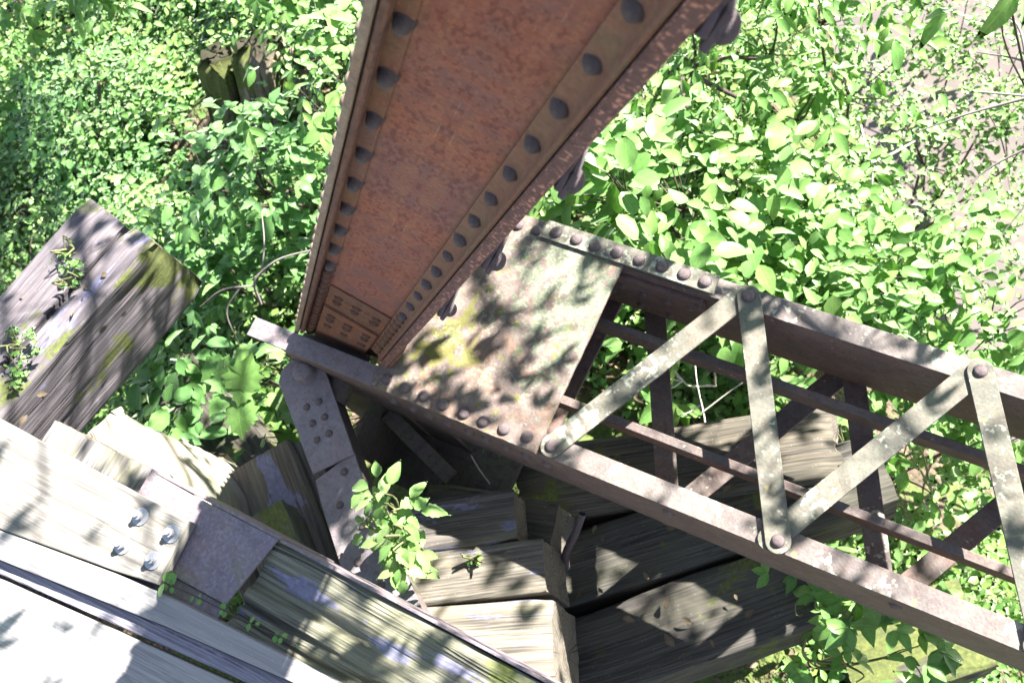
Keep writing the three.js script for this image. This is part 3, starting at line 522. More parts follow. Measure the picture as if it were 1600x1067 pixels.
{ // a vine leaf with pointed lobes, fanned from its stalk
  const out = [[0.02, -0.10], [-0.14, -0.34], [0.10, -0.40], [0.16, -0.56], [0.36, -0.40], [0.52, -0.52], [0.58, -0.34], [0.76, -0.30], [0.80, -0.16], [1.04, 0], [0.82, 0.15], [0.78, 0.31], [0.57, 0.33], [0.50, 0.53], [0.35, 0.39], [0.17, 0.55], [0.09, 0.39], [-0.15, 0.33], [0.02, 0.10]];
  const p = [0, 0, 0, 0.4, 0.03, 0], ix = []; out.forEach(([x, z]) => p.push(x, 0.06 * Math.sin(x * 5 + z * 6) - 0.16 * (x * x + z * z), z));
  for (let i = 0; i < out.length; i++) { const a = 2 + i, b = 2 + (i + 1) % out.length; if (i === out.length - 1) { ix.push(0, b, a); continue; } if (i < 2 || i > out.length - 4) ix.push(0, b, a); else ix.push(1, b, a); }
  ix.push(0, 1, 4, 0, 2 + out.length - 3, 1); SH.lobed = { p, ix };
}
const veinTex = tex(128, 128, (i, j) => { // x along the leaf, y across: midrib, side veins, slight mottling
  const x = i / 128, y = Math.abs(j / 128 - 0.5) * 2; const side = Math.abs(((x - y * 0.35) * 7) % 1 - 0.5), v = Math.max(sm(0.07, 0.02, y), 0.6 * sm(0.10, 0.02, side) * sm(1, 0.2, y));
  const m = 0.84 + 0.22 * (fbm(x * 9, j / 12, 3) - 0.4), k = m + 0.12 * v; return [k * 0.98 + 0.05 * v, k, k * 0.96]; });
veinTex.wrapS = veinTex.wrapT = THREE.ClampToEdgeWrapping;
const leafMat = (r, g, b, tr = 0.42, rough = 0.9) => new THREE.MeshPhysicalMaterial({ map: veinTex, clearcoat: 0.35, clearcoatRoughness: 0.38, color: new THREE.Color().setRGB(r, g, b), roughness: rough, transmission: tr, thickness: 0, vertexColors: false, side: THREE.DoubleSide });
const TINTS = { // leaf colours, measured as colours of the leaf and not of its light
  fresh: [[0.12, 0.31, 0.034], [0.15, 0.34, 0.048], [0.10, 0.27, 0.030], [0.19, 0.37, 0.062]],
  deep: [[0.095, 0.28, 0.044], [0.115, 0.31, 0.050], [0.080, 0.25, 0.042], [0.14, 0.33, 0.055]],
  pale: [[0.19, 0.38, 0.075], [0.22, 0.41, 0.095], [0.16, 0.35, 0.060], [0.27, 0.43, 0.12]],
};
const LM = {}; for (const k in TINTS) LM[k] = TINTS[k].map(c => leafMat(...c, 0.45));
const foliageMat = leafMat(1, 1, 1, 0.45); foliageMat.vertexColors = true;
const barkMat = new THREE.MeshStandardMaterial({ color: new THREE.Color().setRGB(0.09, 0.07, 0.052), roughness: 0.95, bumpMap: ironBump, bumpScale: 0.004 });
const greenStem = new THREE.MeshStandardMaterial({ color: new THREE.Color().setRGB(0.12, 0.13, 0.05), roughness: 0.8 });
const deadMat = new THREE.MeshStandardMaterial({ color: new THREE.Color().setRGB(0.42, 0.38, 0.34), roughness: 0.95 });
const greyTwig = new THREE.MeshStandardMaterial({ color: new THREE.Color().setRGB(0.16, 0.14, 0.135), roughness: 0.95 });
const leafGeo = {}; for (const k in SH) { const g = new THREE.BufferGeometry(); g.setAttribute('position', new THREE.Float32BufferAttribute(SH[k].p, 3)); g.setIndex(SH[k].ix);
  const P = SH[k].p, u = []; for (let i = 0; i < P.length; i += 3) u.push(P[i], P[i + 2] / 0.7 + 0.5); g.setAttribute('uv', new THREE.Float32BufferAttribute(u, 2)); g.computeVertexNormals(); leafGeo[k] = g; }
class Soup {
  constructor() { this.u = []; this.p = []; this.n = []; this.c = []; this.ix = []; this.k = 0; }
  add(shape, m, tint) {
    const g = leafGeo[shape], P = g.attributes.position, N = g.attributes.normal, o = this.p.length / 3, v = V(), nm = new THREE.Matrix3().getNormalMatrix(m);
    for (let i = 0; i < P.count; i++) { v.fromBufferAttribute(P, i).applyMatrix4(m); this.p.push(v.x, v.y, v.z); v.fromBufferAttribute(N, i).applyMatrix3(nm).normalize(); this.n.push(v.x, v.y, v.z); this.c.push(...tint); this.u.push(g.attributes.uv.getX(i), g.attributes.uv.getY(i)); }
    for (const i of SH[shape].ix) this.ix.push(i + o); this.k++;
  }
  geo() { const g = new THREE.BufferGeometry(); g.setAttribute('position', new THREE.Float32BufferAttribute(this.p, 3)); g.setAttribute('normal', new THREE.Float32BufferAttribute(this.n, 3)); g.setAttribute('color', new THREE.Float32BufferAttribute(this.c, 3)); g.setAttribute('uv', new THREE.Float32BufferAttribute(this.u, 2)); g.setIndex(this.ix); return g; }
}
const _x = V(), _y = V(), _z = V();
function leafMatrix(pos, dir, nrm, size, wide = 1) {
  _x.copy(dir).normalize(); _z.crossVectors(_x, nrm).normalize(); _y.crossVectors(_z, _x).normalize();
  return new THREE.Matrix4().makeBasis(_x.clone().multiplyScalar(size), _y.clone().multiplyScalar(size), _z.clone().multiplyScalar(size * wide)).setPosition(pos);
}
function sprig(pos, dir, nrm, size, o, out) { // one leaf, or a compound leaf of three or five, handed to out(shape, matrix)
  const comp = o.comp || 1, sh = Array.isArray(o.shape) ? o.shape[Math.floor(rnd() * o.shape.length)] : o.shape;
  const d = dir.clone().normalize(), n = nrm.clone().normalize(), side = V().crossVectors(d, n).normalize();
  const jit = () => V(rr(-1, 1), rr(-1, 1), rr(-1, 1)).multiplyScalar(0.22);
  const put = (q, along, s) => out(VAR[sh] ? VAR[sh][Math.floor(rnd() * 4)] : sh, leafMatrix(q, along.clone().add(V(0, -(o.droop || 0.15), 0)).add(jit().multiplyScalar(0.7)), n.clone().add(jit()), s * rr(0.8, 1.15), rr(0.9, 1.1)));
  if (comp === 1) { put(pos, d, size); return; }
  const R = size * (comp === 5 ? 1.15 : 0.55);
  put(pos.clone().addScaledVector(d, R), d, size * 1.05);
  for (let k = 0; k < (comp - 1) / 2; k++) { const q = pos.clone().addScaledVector(d, R * (comp === 5 ? 0.9 - k * 0.5 : 0.95)); for (const s of [-1, 1]) put(q, d.clone().multiplyScalar(0.55).addScaledVector(side, s), size * (0.95 - k * 0.08)); }
}
function plant(o) {
  reseed(o.seed); const base = o.base.length === 3 ? o.base : [o.base[0], groundY(o.base[0], o.base[1]) - 0.03, o.base[1]];
  const t = thing(o.name, o.label, o.category || 'bush', base, o.group), B = V(...base), list = [], twigs = [];
  const wsum = o.blobs.reduce((a, b) => a + b[3] * b[5] + b[3] * b[4], 0);
  o.blobs.forEach((b, bi) => {
    const c = V(b[0], b[1], b[2]), n = Math.round(o.n * (b[3] * b[5] + b[3] * b[4]) / wsum), hubs = [];
    for (let k = 0; k < Math.max(3, Math.round(n / (o.hubDiv || 14))); k++) { const q = V(rr(-1, 1), rr(-0.8, 0.9), rr(-1, 1)); if (q.length() > 1) q.normalize(); hubs.push(c.clone().add(V(q.x * b[3], q.y * b[4], q.z * b[5]).multiplyScalar(0.86))); }
    const mid = c.clone().lerp(B, 0.12).add(V(0, -b[4] * 0.3, 0));
    twigs.push(tube([B, B.clone().lerp(mid, 0.5).add(V(rr(-0.06, 0.06), 0.05, rr(-0.06, 0.06))), mid, c.clone().add(V(0, b[4] * 0.5, 0))], [o.stem || 0.010, 0.003], 14, 5));
    hubs.forEach((h, k) => { if (k < (o.twigs ?? 10)) twigs.push(tube([mid, mid.clone().lerp(h, 0.55).add(V(rr(-0.04, 0.04), 0.04, rr(-0.04, 0.04))), h], [0.0042, 0.0018], 8, 4)); });
    for (let k = 0; k < n; k++) { // leaves gathered round twig ends, so the crown has clumps and gaps
      const h = hubs[Math.floor(rnd() * hubs.length)], spread = (o.clump || 0.13);
      const pos = h.clone().add(V(rr(-1, 1) + rr(-1, 1), (rr(-1, 1) + rr(-1, 1)) * 0.55, rr(-1, 1) + rr(-1, 1)).multiplyScalar(spread * 0.55));
      const out = pos.clone().sub(c); out.y *= 0.3; if (out.lengthSq() < 1e-4) out.set(1, 0, 0);
      const dir = out.normalize().multiplyScalar(0.8).add(V(rr(-1, 1), rr(-0.5, 0.2), rr(-1, 1)));
      const w = o.loose ?? 0.6, nrm = V(rr(-w, w), 1, rr(-w, w)).addScaledVector(out, 0.3).addScaledVector(SUN, o.face ?? 0.15);
      list.push([pos, dir, nrm, (o.size || 0.06) * (0.55 + 0.75 * Math.pow(rnd(), 0.8))]);
    }
  });
  list.sort((a, b) => b[0].y - a[0].y);
  const tint = TINTS[o.tint || 'fresh'], mats = LM[o.tint || 'fresh'], soup = new Soup(); let made = 0;
  for (const [pos, dir, nrm, size] of list) sprig(pos.sub(B), dir, nrm, size, o, (sh, m) => {
    const k = Math.floor(rnd() * 4);
    if (made < (o.parts || 0)) { const l = part('leaf', leafGeo[sh], mats[k], t); l.matrixAutoUpdate = true; m.decompose(l.position, l.quaternion, l.scale); made++; }
    else { const f = rr(0.8, 1.2); soup.add(sh, m, tint[k].map(c => c * f)); }
  });
  if (soup.k) part('foliage', soup.geo(), foliageMat, t, 'stuff');
  if (twigs.length) { const g = mergeGeometries(twigs); g.translate(-B.x, -B.y, -B.z); part('stems', g, o.stemMat || barkMat, t); }
  return t;
}
const gR = 'bushes on the river bank beyond the chord', gL = 'bushes on the slope left of the post', gF = 'leafy undergrowth at the far left';
plant({ name: 'leafy_bush', label: 'glaring sunlit bush with broad pointed leaves touching the lower right edge of the post', seed: 101, base: [-0.2, -1.2], blobs: [[-0.29, -0.42, -0.98, 0.26, 0.18, 0.22], [-0.08, -0.55, -0.84, 0.24, 0.16, 0.16], [0.12, -0.62, -0.80, 0.24, 0.14, 0.14], [-0.18, -0.72, -1.15, 0.42, 0.22, 0.32]], n: 420, size: 0.098, shape: ['ovate', 'ovate', 'round'], comp: 1, tint: 'fresh', loose: 0.8, parts: 290, clump: 0.15, group: gR, face: 0.5 });
plant({ name: 'leafy_bush', label: 'mid-green bush right of the glaring one, in front of the river gap', seed: 102, base: [0.1, -1.4], blobs: [[0.0, -0.98, -1.25, 0.42, 0.28, 0.36], [0.25, -1.05, -1.05, 0.34, 0.22, 0.26]], n: 600, size: 0.082, shape: ['ovate', 'long', 'round'], comp: 1, loose: 0.9, parts: 290, clump: 0.15, group: gR });
plant({ name: 'leafy_sapling', label: 'sapling with drooping compound leaves beside the top right of the post', category: 'sapling', seed: 103, base: [-0.75, -2.2], blobs: [[-0.40, -0.80, -1.80, 0.34, 0.34, 0.36], [-0.12, -0.90, -1.95, 0.38, 0.30, 0.40], [-0.30, -1.15, -1.55, 0.36, 0.26, 0.34], [0.08, -1.05, -1.75, 0.30, 0.26, 0.30]], n: 230, size: 0.088, shape: 'long', comp: 5, droop: 0.5, parts: 290, clump: 0.2, group: gR, stem: 0.016 });
plant({ name: 'leafy_bush', label: 'bright bush of round leaves along the far edge of the chord, right of centre', seed: 104, base: [0.5, -1.35], blobs: [[0.45, -1.12, -1.25, 0.40, 0.26, 0.26], [0.38, -0.98, -0.98, 0.28, 0.16, 0.16], [0.72, -1.30, -1.10, 0.30, 0.2, 0.24]], n: 560, size: 0.076, shape: ['round', 'ovate', 'ovate'], comp: 1, tint: 'fresh', loose: 0.9, parts: 280, clump: 0.13, group: gR });
plant({ name: 'leafy_bush', label: 'hazy bright bush at the right edge, above the chord', seed: 105, base: [1.0, -1.5], blobs: [[0.90, -1.22, -1.28, 0.34, 0.26, 0.30], [1.05, -1.6, -1.1, 0.32, 0.22, 0.28], [0.62, -1.35, -1.5, 0.3, 0.2, 0.26]], n: 600, size: 0.072, shape: ['round', 'ovate', 'ovate'], comp: 1, tint: 'fresh', loose: 0.9, parts: 200, clump: 0.13, group: gR });
plant({ name: 'leafy_bush', label: 'loose yellow-green small-leaved bush spreading over the brown river', seed: 106, base: [0.3, -2.3], blobs: [[0.30, -2.75, -2.70, 0.60, 0.22, 0.40], [-0.05, -2.65, -2.55, 0.42, 0.22, 0.40], [0.66, -2.5, -2.15, 0.40, 0.2, 0.36], [0.55, -2.75, -3.3, 0.45, 0.2, 0.34], [0.75, -2.6, -2.75, 0.40, 0.2, 0.34], [0.2, -2.8, -3.6, 0.4, 0.2, 0.3]], n: 2300, size: 0.055, shape: 'small', comp: 1, tint: 'pale', clump: 0.20, hubDiv: 60, group: gR, face: 0.6 });
plant({ name: 'leafy_sapling', label: 'thin sapling with sparse leaves in front of the river at upper right', category: 'sapling', seed: 107, base: [-0.05, -2.1], blobs: [[0.05, -1.50, -2.25, 0.38, 0.26, 0.34], [-0.25, -1.55, -2.65, 0.42, 0.26, 0.34], [0.12, -1.40, -1.65, 0.32, 0.22, 0.26]], n: 520, size: 0.075, shape: ['ovate', 'long'], comp: 1, tint: 'fresh', loose: 0.9, parts: 140, clump: 0.17, group: gR, stem: 0.013 });
plant({ name: 'leafy_bush', label: 'sunny bush with bright leaves under the far channel at the right', seed: 108, base: [0.85, -1.1], blobs: [[0.80, -1.55, -1.02, 0.36, 0.2, 0.26], [1.12, -1.9, -1.05, 0.36, 0.2, 0.32], [0.78, -1.75, -0.72, 0.34, 0.16, 0.26]], n: 800, size: 0.058, shape: ['small', 'round'], comp: 1, tint: 'pale', clump: 0.13, group: gR, face: 0.5 });
// left of the post
plant({ name: 'leafy_bush', label: 'green bush with three-part leaves left of the post, in half shade', seed: 111, base: [-2.05, -0.95], blobs: [[-1.98, -0.95, -0.74, 0.40, 0.22, 0.28], [-1.68, -0.74, -0.68, 0.28, 0.2, 0.24], [-2.2, -1.0, -0.6, 0.36, 0.2, 0.3]], n: 290, size: 0.066, shape: ['ovate', 'toothed'], comp: 3, tint: 'deep', parts: 290, clump: 0.16, group: gL });
plant({ name: 'leafy_bush', label: 'low green bush between the split timber pair and the post', seed: 112, base: [-2.0, -0.45], blobs: [[-2.02, -1.0, -0.45, 0.34, 0.2, 0.26], [-1.72, -0.90, -0.30, 0.26, 0.16, 0.22], [-2.4, -1.1, -0.40, 0.3, 0.2, 0.22]], n: 210, size: 0.064, shape: ['ovate', 'toothed'], comp: 3, tint: 'deep', parts: 250, clump: 0.15, group: gL });
plant({ name: 'leafy_bush', label: 'light green pointed leaves hanging close against the left edge of the post', seed: 113, base: [-1.75, -1.4], blobs: [[-1.66, -0.60, -1.02, 0.22, 0.24, 0.20], [-1.85, -0.80, -1.30, 0.30, 0.26, 0.24]], n: 70, size: 0.092, shape: ['long', 'ovate'], comp: 3, droop: 0.4, tint: 'fresh', parts: 200, clump: 0.16, group: gL });
plant({ name: 'leafy_bush', label: 'dark shaded broad-leaved clump beside the bleached stub', seed: 114, base: [-1.62, 0.15], blobs: [[-1.58, -0.66, 0.24, 0.17, 0.12, 0.17], [-1.46, -0.74, 0.40, 0.14, 0.1, 0.14], [-1.68, -0.75, 0.05, 0.2, 0.1, 0.2]], n: 95, size: 0.092, shape: ['round', 'ovate'], comp: 1, tint: 'deep', parts: 95, clump: 0.11, group: gL });
plant({ name: 'grape_vine', label: 'vine with pale lobed leaves below the end of the flange bar', category: 'vine', seed: 115, base: [-1.25, -0.1], blobs: [[-1.08, -0.33, 0.06, 0.14, 0.08, 0.09], [-1.03, -0.48, 0.20, 0.09, 0.08, 0.09], [-1.13, -0.42, 0.0, 0.09, 0.07, 0.09]], n: 34, size: 0.088, shape: 'lobed', comp: 1, tint: 'fresh', parts: 34, clump: 0.08, face: 0.2, stem: 0.006 });
// far left slope: small leaves seen from above
const far = [
  ['tall bush of small glittering leaves at the upper left corner', [-5.2, -1.8], [[-5.2, -2.05, -1.75, 0.8, 0.4, 0.7], [-5.6, -2.3, -1.2, 0.7, 0.35, 0.6]], 'fresh'],
  ['bright loose bush below the top edge, left of the old piles', [-4.1, -1.9], [[-4.1, -2.1, -1.95, 0.7, 0.4, 0.5], [-3.7, -2.15, -2.2, 0.5, 0.4, 0.4]], 'fresh'],
  ['deep green bush round the dark sapling stem at the left', [-3.8, -0.95], [[-3.75, -1.85, -1.0, 0.45, 0.35, 0.4], [-3.4, -1.85, -0.75, 0.42, 0.3, 0.36], [-4.1, -2.0, -1.3, 0.45, 0.35, 0.4]], 'deep'],
  ['half-shaded bush at the left edge above the timber pair', [-4.5, -0.6], [[-4.6, -2.05, -0.75, 0.7, 0.3, 0.5], [-4.0, -1.95, -0.45, 0.5, 0.25, 0.35]], 'fresh'],
  ['yellowish low bush just above the split timber pair', [-3.6, -0.1], [[-3.6, -1.75, -0.15, 0.5, 0.2, 0.35], [-3.0, -1.55, -0.4, 0.4, 0.22, 0.3], [-3.5, -1.8, 0.25, 0.5, 0.2, 0.3]], 'pale'],
  ['dense bush between the dark sapling and the old piles', [-3.3, -1.2], [[-3.4, -1.85, -1.1, 0.38, 0.26, 0.32], [-2.80, -1.85, -0.72, 0.34, 0.2, 0.26]], 'fresh'],
  ['leafy bush right of the old piles, against the top left of the post', [-2.5, -1.9], [[-2.5, -1.45, -1.85, 0.45, 0.35, 0.4], [-2.1, -1.3, -1.6, 0.3, 0.3, 0.3], [-3.0, -1.8, -2.2, 0.5, 0.35, 0.4]], 'fresh'],
];
far.forEach(([label, base, blobs, tint], i) => plant({ name: 'undergrowth_bush', label, seed: 130 + i, base, blobs, n: 2300, size: i === 6 || i === 5 ? 0.062 : 0.056, shape: ['small', 'ovate'], comp: 1, tint, clump: 0.21, hubDiv: 46, group: gF, face: 0.2, loose: 0.75, twigs: 14, parts: 0 }));
{ // dark thin sapling stem
  const t = thing('dark_sapling', 'thin dark sapling stem standing in the far left bush', 'sapling', [-3.70, -2.25, -0.66]);
  part('trunk', tube([[0, 0, 0], [0.0, 0.16, -0.12], [-0.04, 0.36, -0.34], [-0.02, 0.62, -0.56]], [0.020, 0.010], 16, 7), barkMat, t);
  part('branch', tube([[-0.035, 0.34, -0.32], [0.08, 0.50, -0.36], [0.2, 0.58, -0.36]], [0.008, 0.004], 8, 5), barkMat, t);
  part('branch', tube([[-0.01, 0.20, -0.17], [-0.12, 0.36, -0.20], [-0.2, 0.42, -0.2]], [0.008, 0.004], 8, 5), barkMat, t);
}
// old broken piles with moss
{
  const pile = (label, b, top, W, H, o) => {
    const B = V(...b), T = V(...top), L = B.distanceTo(T), { g, ends, per } = timberGeo(L, W, H, o), m = woodMaps(L, per, o);
    const t = thing('old_pile', label, 'timber pile', b, 'broken old piles in the undergrowth'); const x = T.clone().sub(B).normalize(), z = V(x.y * 0, 0, 1).addScaledVector(x, -x.z).normalize(), y = V().crossVectors(z, x);
    const k = new THREE.Matrix4().makeBasis(x, y, z); t.quaternion.setFromRotationMatrix(k);
    for (const q of [g, ...ends]) q.translate(0, H / 2, -W / 2);
    part('post', g, new THREE.MeshStandardMaterial({ map: m.map, bumpMap: m.bump, bumpScale: 0.006, roughness: 0.95 }), t); for (const e of ends) part('end_grain', e, rot, t); return t;
  };
  const PI = { dark: C(34, 31, 28), light: C(120, 110, 98), tone: C(90, 80, 62), ppm: 260, jag: 0.05, amp: 0.010, gash: 0.03, endRound: 0.07, round: 0.02 };
  const rot = new THREE.MeshStandardMaterial({ map: endTex, color: new THREE.Color().setRGB(0.20, 0.21, 0.12), roughness: 1 });
  pile('left of the broken old piles, thick with yellow-green moss', [-2.98, -2.15, -1.16], [-2.76, -1.26, -1.40], 0.16, 0.18, { ...PI, seed: 51, moss: 0.70 });
  pile('right of the broken old piles, wide and split, moss on one side', [-2.68, -2.15, -1.18], [-2.56, -1.24, -1.52], 0.24, 0.22, { ...PI, seed: 52, moss: 0.54, light: C(158, 146, 130) });
  pile('thin bleached slab split off the right-hand old pile', [-2.47, -2.1, -1.24], [-2.35, -1.30, -1.52], 0.05, 0.14, { ...PI, seed: 53, moss: 0.3, light: C(170, 158, 144) });
}
// small plants on the ironwork and timbers
plant({ name: 'leafy_sprig', label: 'bright leafy sprig growing at the edge of the riveted strap', category: 'plant', seed: 150, base: [-0.205, -0.13, 0.36], blobs: [[-0.26, 0.10, 0.285, 0.075, 0.06, 0.07], [-0.185, 0.12, 0.33, 0.075, 0.06, 0.07], [-0.175, 0.06, 0.40, 0.055, 0.05, 0.06], [-0.29, 0.05, 0.35, 0.05, 0.04, 0.05]], n: 125, size: 0.058, shape: ['toothed', 'ovate'], comp: 1, tint: 'pale', parts: 125, clump: 0.042, stem: 0.004, stemMat: greenStem, twigs: 6, face: 0.6 });
plant({ name: 'leafy_sprout', label: 'leafy sprout with oval leaves on the end of the lower timbers, under the near channel', category: 'plant', seed: 151, base: [0.78, -1.15, 0.12], blobs: [[0.86, -0.60, 0.0, 0.13, 0.10, 0.10], [1.0, -0.70, 0.04, 0.12, 0.11, 0.10], [0.75, -0.60, 0.0, 0.07, 0.07, 0.07], [0.90, -0.72, 0.11, 0.13, 0.09, 0.08]], n: 88, size: 0.068, shape: 'ovate', comp: 3, tint: 'fresh', parts: 264, clump: 0.10, stem: 0.007, stemMat: greenStem });
plant({ name: 'leafy_shoot', label: 'shoot of five pointed leaves inside the lattice next to the first flat bar', category: 'plant', seed: 152, base: [0.16, -0.95, -0.60], blobs: [[0.10, -0.66, -0.50, 0.07, 0.05, 0.06], [0.02, -0.62, -0.60, 0.06, 0.05, 0.05]], n: 9, size: 0.075, shape: 'ovate', comp: 3, tint: 'fresh', parts: 27, clump: 0.08, stem: 0.004, stemMat: deadMat, twigs: 3, group: 'shoots growing up through the lattice' });
plant({ name: 'leafy_shoot', label: 'shoot with hanging leaves in the middle of the lattice over the broken timber end', category: 'plant', seed: 153, base: [0.62, -1.3, -0.62], blobs: [[0.52, -0.76, -0.52, 0.09, 0.06, 0.08], [0.60, -0.80, -0.64, 0.08, 0.06, 0.08]], n: 12, size: 0.085, shape: 'ovate', comp: 3, tint: 'fresh', parts: 36, clump: 0.09, stem: 0.005, stemMat: greenStem, twigs: 3, group: 'shoots growing up through the lattice' });
plant({ name: 'leafy_shoot', label: 'shoot with drooping leaves right of the long diagonal lacing bar', category: 'plant', seed: 154, base: [0.92, -1.7, -0.70], blobs: [[0.86, -1.10, -0.62, 0.10, 0.06, 0.09], [0.72, -1.02, -0.70, 0.08, 0.06, 0.08]], n: 12, size: 0.082, shape: 'ovate', comp: 3, tint: 'fresh', parts: 36, clump: 0.10, stem: 0.005, stemMat: greenStem, twigs: 3, group: 'shoots growing up through the lattice' });
[['tiny fern-like seedling at the near end of the split, far left', -1.80, 0.30, 26, 0.10], ['small seedling near the top of the far left timber', -1.80, -0.06, 10, 0.045], ['seedling above the crack in the far left pair', -1.74, 0.06, 9, 0.05]].forEach(([label, x, z, n, r], i) => plant({ name: 'seedling', label, category: 'seedling', seed: 160 + i, base: [x, -0.115, z], blobs: [[x, -0.065, z, r, 0.03, r * 1.2]], n, size: 0.026, shape: 'small', comp: 3, tint: 'fresh', parts: n * 3, clump: 0.04, stem: 0.0025, stemMat: greenStem, twigs: 5, group: 'seedlings on the far left timbers' }));
plant({ name: 'seedling', label: 'seedling in the crack between the two middle timbers', category: 'seedling', seed: 166, base: [-0.12, -0.27, 0.31], blobs: [[-0.12, -0.24, 0.31, 0.012, 0.008, 0.012]], n: 4, size: 0.020, shape: 'ovate', comp: 3, tint: 'fresh', parts: 12, clump: 0.012, stem: 0.0025, stemMat: greenStem, twigs: 3 });
plant({ name: 'seedling', label: 'dark little plant in the gap below the near channel', category: 'seedling', seed: 167, base: [-0.40, -0.58, -0.05], blobs: [[-0.36, -0.50, -0.05, 0.05, 0.05, 0.05]], n: 10, size: 0.04, shape: 'ovate', comp: 3, tint: 'deep', parts: 30, clump: 0.04, stem: 0.003, stemMat: greenStem, twigs: 3 });
{ // creeper lying along the guard timber
  reseed(170); const t = thing('creeper', 'thin creeper with pairs of small leaves lying across the iron sleeve and guard timber', 'creeper', [-0.45, 0.585, 0.672]);
  const P = [[0, 0.012, 0], [0.10, 0.016, -0.006], [0.20, 0.012, -0.008], [0.30, 0.016, -0.012], [0.38, 0.008, -0.02]]; part('stem', tube(P, [0.0022, 0.0013], 24, 5), barkMat, t);
  const c = new THREE.CatmullRomCurve3(P.map(p => V(...p))), at = [0.0, 0.03, 0.06, 0.22, 0.26, 0.42, 0.46, 0.62, 0.66, 0.8, 0.84, 0.95];
  for (const u of at) for (const s of [-1, 1]) { if (u > 0.1 && rnd() < 0.35) continue; const q = c.getPointAt(u), l = part('leaf', leafGeo.round, LM.fresh[Math.floor(rnd() * 4)], t), m = leafMatrix(q, V(rr(-0.8, 0.9), rr(0, 0.5), s), V(rr(-0.6, 0.6), 1, rr(-0.6, 0.6)), rr(0.011, 0.026) * (u < 0.08 ? 1.5 : 0.8)); m.decompose(l.position, l.quaternion, l.scale); }
}
function twigThing(name, label, base, paths, mat, group) { const t = thing(name, label, 'branch', base, group); paths.forEach(([pts, r], i) => part(i ? 'twig' : 'branch', tube(pts, r, 14, 5), mat, t)); return t; }
twigThing('dead_branch', 'bare bleached forked branch over the brown river', [0.2, -3.0, -2.05], [[[[0, 0, 0], [-0.03, 0.4, -0.12], [-0.07, 0.68, -0.25]], [0.013, 0.009]], [[[-0.07, 0.68, -0.25], [-0.13, 0.72, -0.32], [-0.2, 0.78, -0.42]], [0.009, 0.004]], [[[-0.07, 0.68, -0.25], [0.0, 0.68, -0.32], [0.08, 0.68, -0.42]], [0.008, 0.004]], [[[-0.06, 0.66, -0.24], [0.02, 0.67, -0.25], [0.08, 0.68, -0.26]], [0.007, 0.003]], [[[-0.065, 0.67, -0.24], [-0.11, 0.69, -0.20], [-0.15, 0.70, -0.16]], [0.007, 0.003]]], deadMat);
twigThing('bare_branch', 'dark bare twiggy branch reaching in from the right over the river', [1.75, -2.66, -1.9], [[[[0, -1.3, 0], [-0.2, 1.6, 0.1], [-0.55, 2.2, 0.22], [-0.85, 2.28, 0.26], [-1.08, 2.30, 0.32]], [0.03, 0.003]], ...[[[-0.70, 2.25, 0.24], [-0.86, 2.22, 0.38], [-1.0, 2.14, 0.5], [-1.05, 2.1, 0.62]], [[-0.85, 2.28, 0.26], [-0.98, 2.26, 0.16], [-1.14, 2.2, 0.12]], [[-0.93, 2.28, 0.28], [-1.10, 2.22, 0.36], [-1.22, 2.16, 0.42]], [[-0.86, 2.22, 0.38], [-0.84, 2.15, 0.52], [-0.88, 2.08, 0.64]], [[-0.6, 2.2, 0.22], [-0.72, 2.16, 0.34], [-0.78, 2.1, 0.5]], [[-0.98, 2.26, 0.16], [-1.05, 2.3, 0.06], [-1.15, 2.3, 0.02]]].map(p => [p, [0.006, 0.002]])], greyTwig);
twigThing('bare_twig', 'grey curling bare twig beside the foot of the post', [-1.42, -0.62, -0.22], [[[[0, 0, 0], [0.0, 0.10, -0.05], [0.06, 0.13, -0.14], [0.20, 0.13, -0.24]], [0.006, 0.003]], [[[0.0, 0.08, -0.04], [-0.10, 0.10, 0.02], [-0.20, 0.04, 0.10]], [0.004, 0.002]], [[[0.02, 0.11, -0.08], [0.0, 0.16, -0.18], [-0.06, 0.18, -0.28]], [0.004, 0.002]], [[[-0.05, 0.09, -0.01], [-0.08, 0.05, 0.08], [-0.02, -0.02, 0.16]], [0.004, 0.002]]], greyTwig);
twigThing('dry_stem', 'thin pale dry stem hanging inside the lattice', [0.29, -0.62, -0.30], [[[[0, -0.04, 0], [-0.05, 0.0, -0.10], [-0.10, 0.06, -0.18], [-0.13, 0.08, -0.24]], [0.004, 0.002]], [[[-0.06, 0.01, -0.11], [0.0, 0.05, -0.19], [0.05, 0.08, -0.25]], [0.003, 0.0015]], [[[-0.07, 0.02, -0.13], [-0.10, 0.0, -0.10], [-0.12, 0.03, -0.07]], [0.003, 0.0015]]], deadMat);
twigThing('dry_stem', 'straight dry straw standing in the dark gap under the near channel', [-0.30, -0.42, 0.06], [[[[0, -0.16, 0], [0.01, 0.0, -0.01], [0.03, 0.16, -0.02]], [0.003, 0.002]]], deadMat);
{ // a bent strip of old iron between the timbers
  const t = thing('iron_strip', 'bent worn grey iron strip standing between the cut timber end and the near channel', 'iron strip', [0.06, -0.62, 0.13]);
  part('strip', tube([[-0.03, 0, 0.07], [-0.01, 0.14, 0.04], [0.02, 0.24, -0.02], [0.03, 0.29, -0.07]], [0.013, 0.011], 12, 8), M.lacing, t);
}
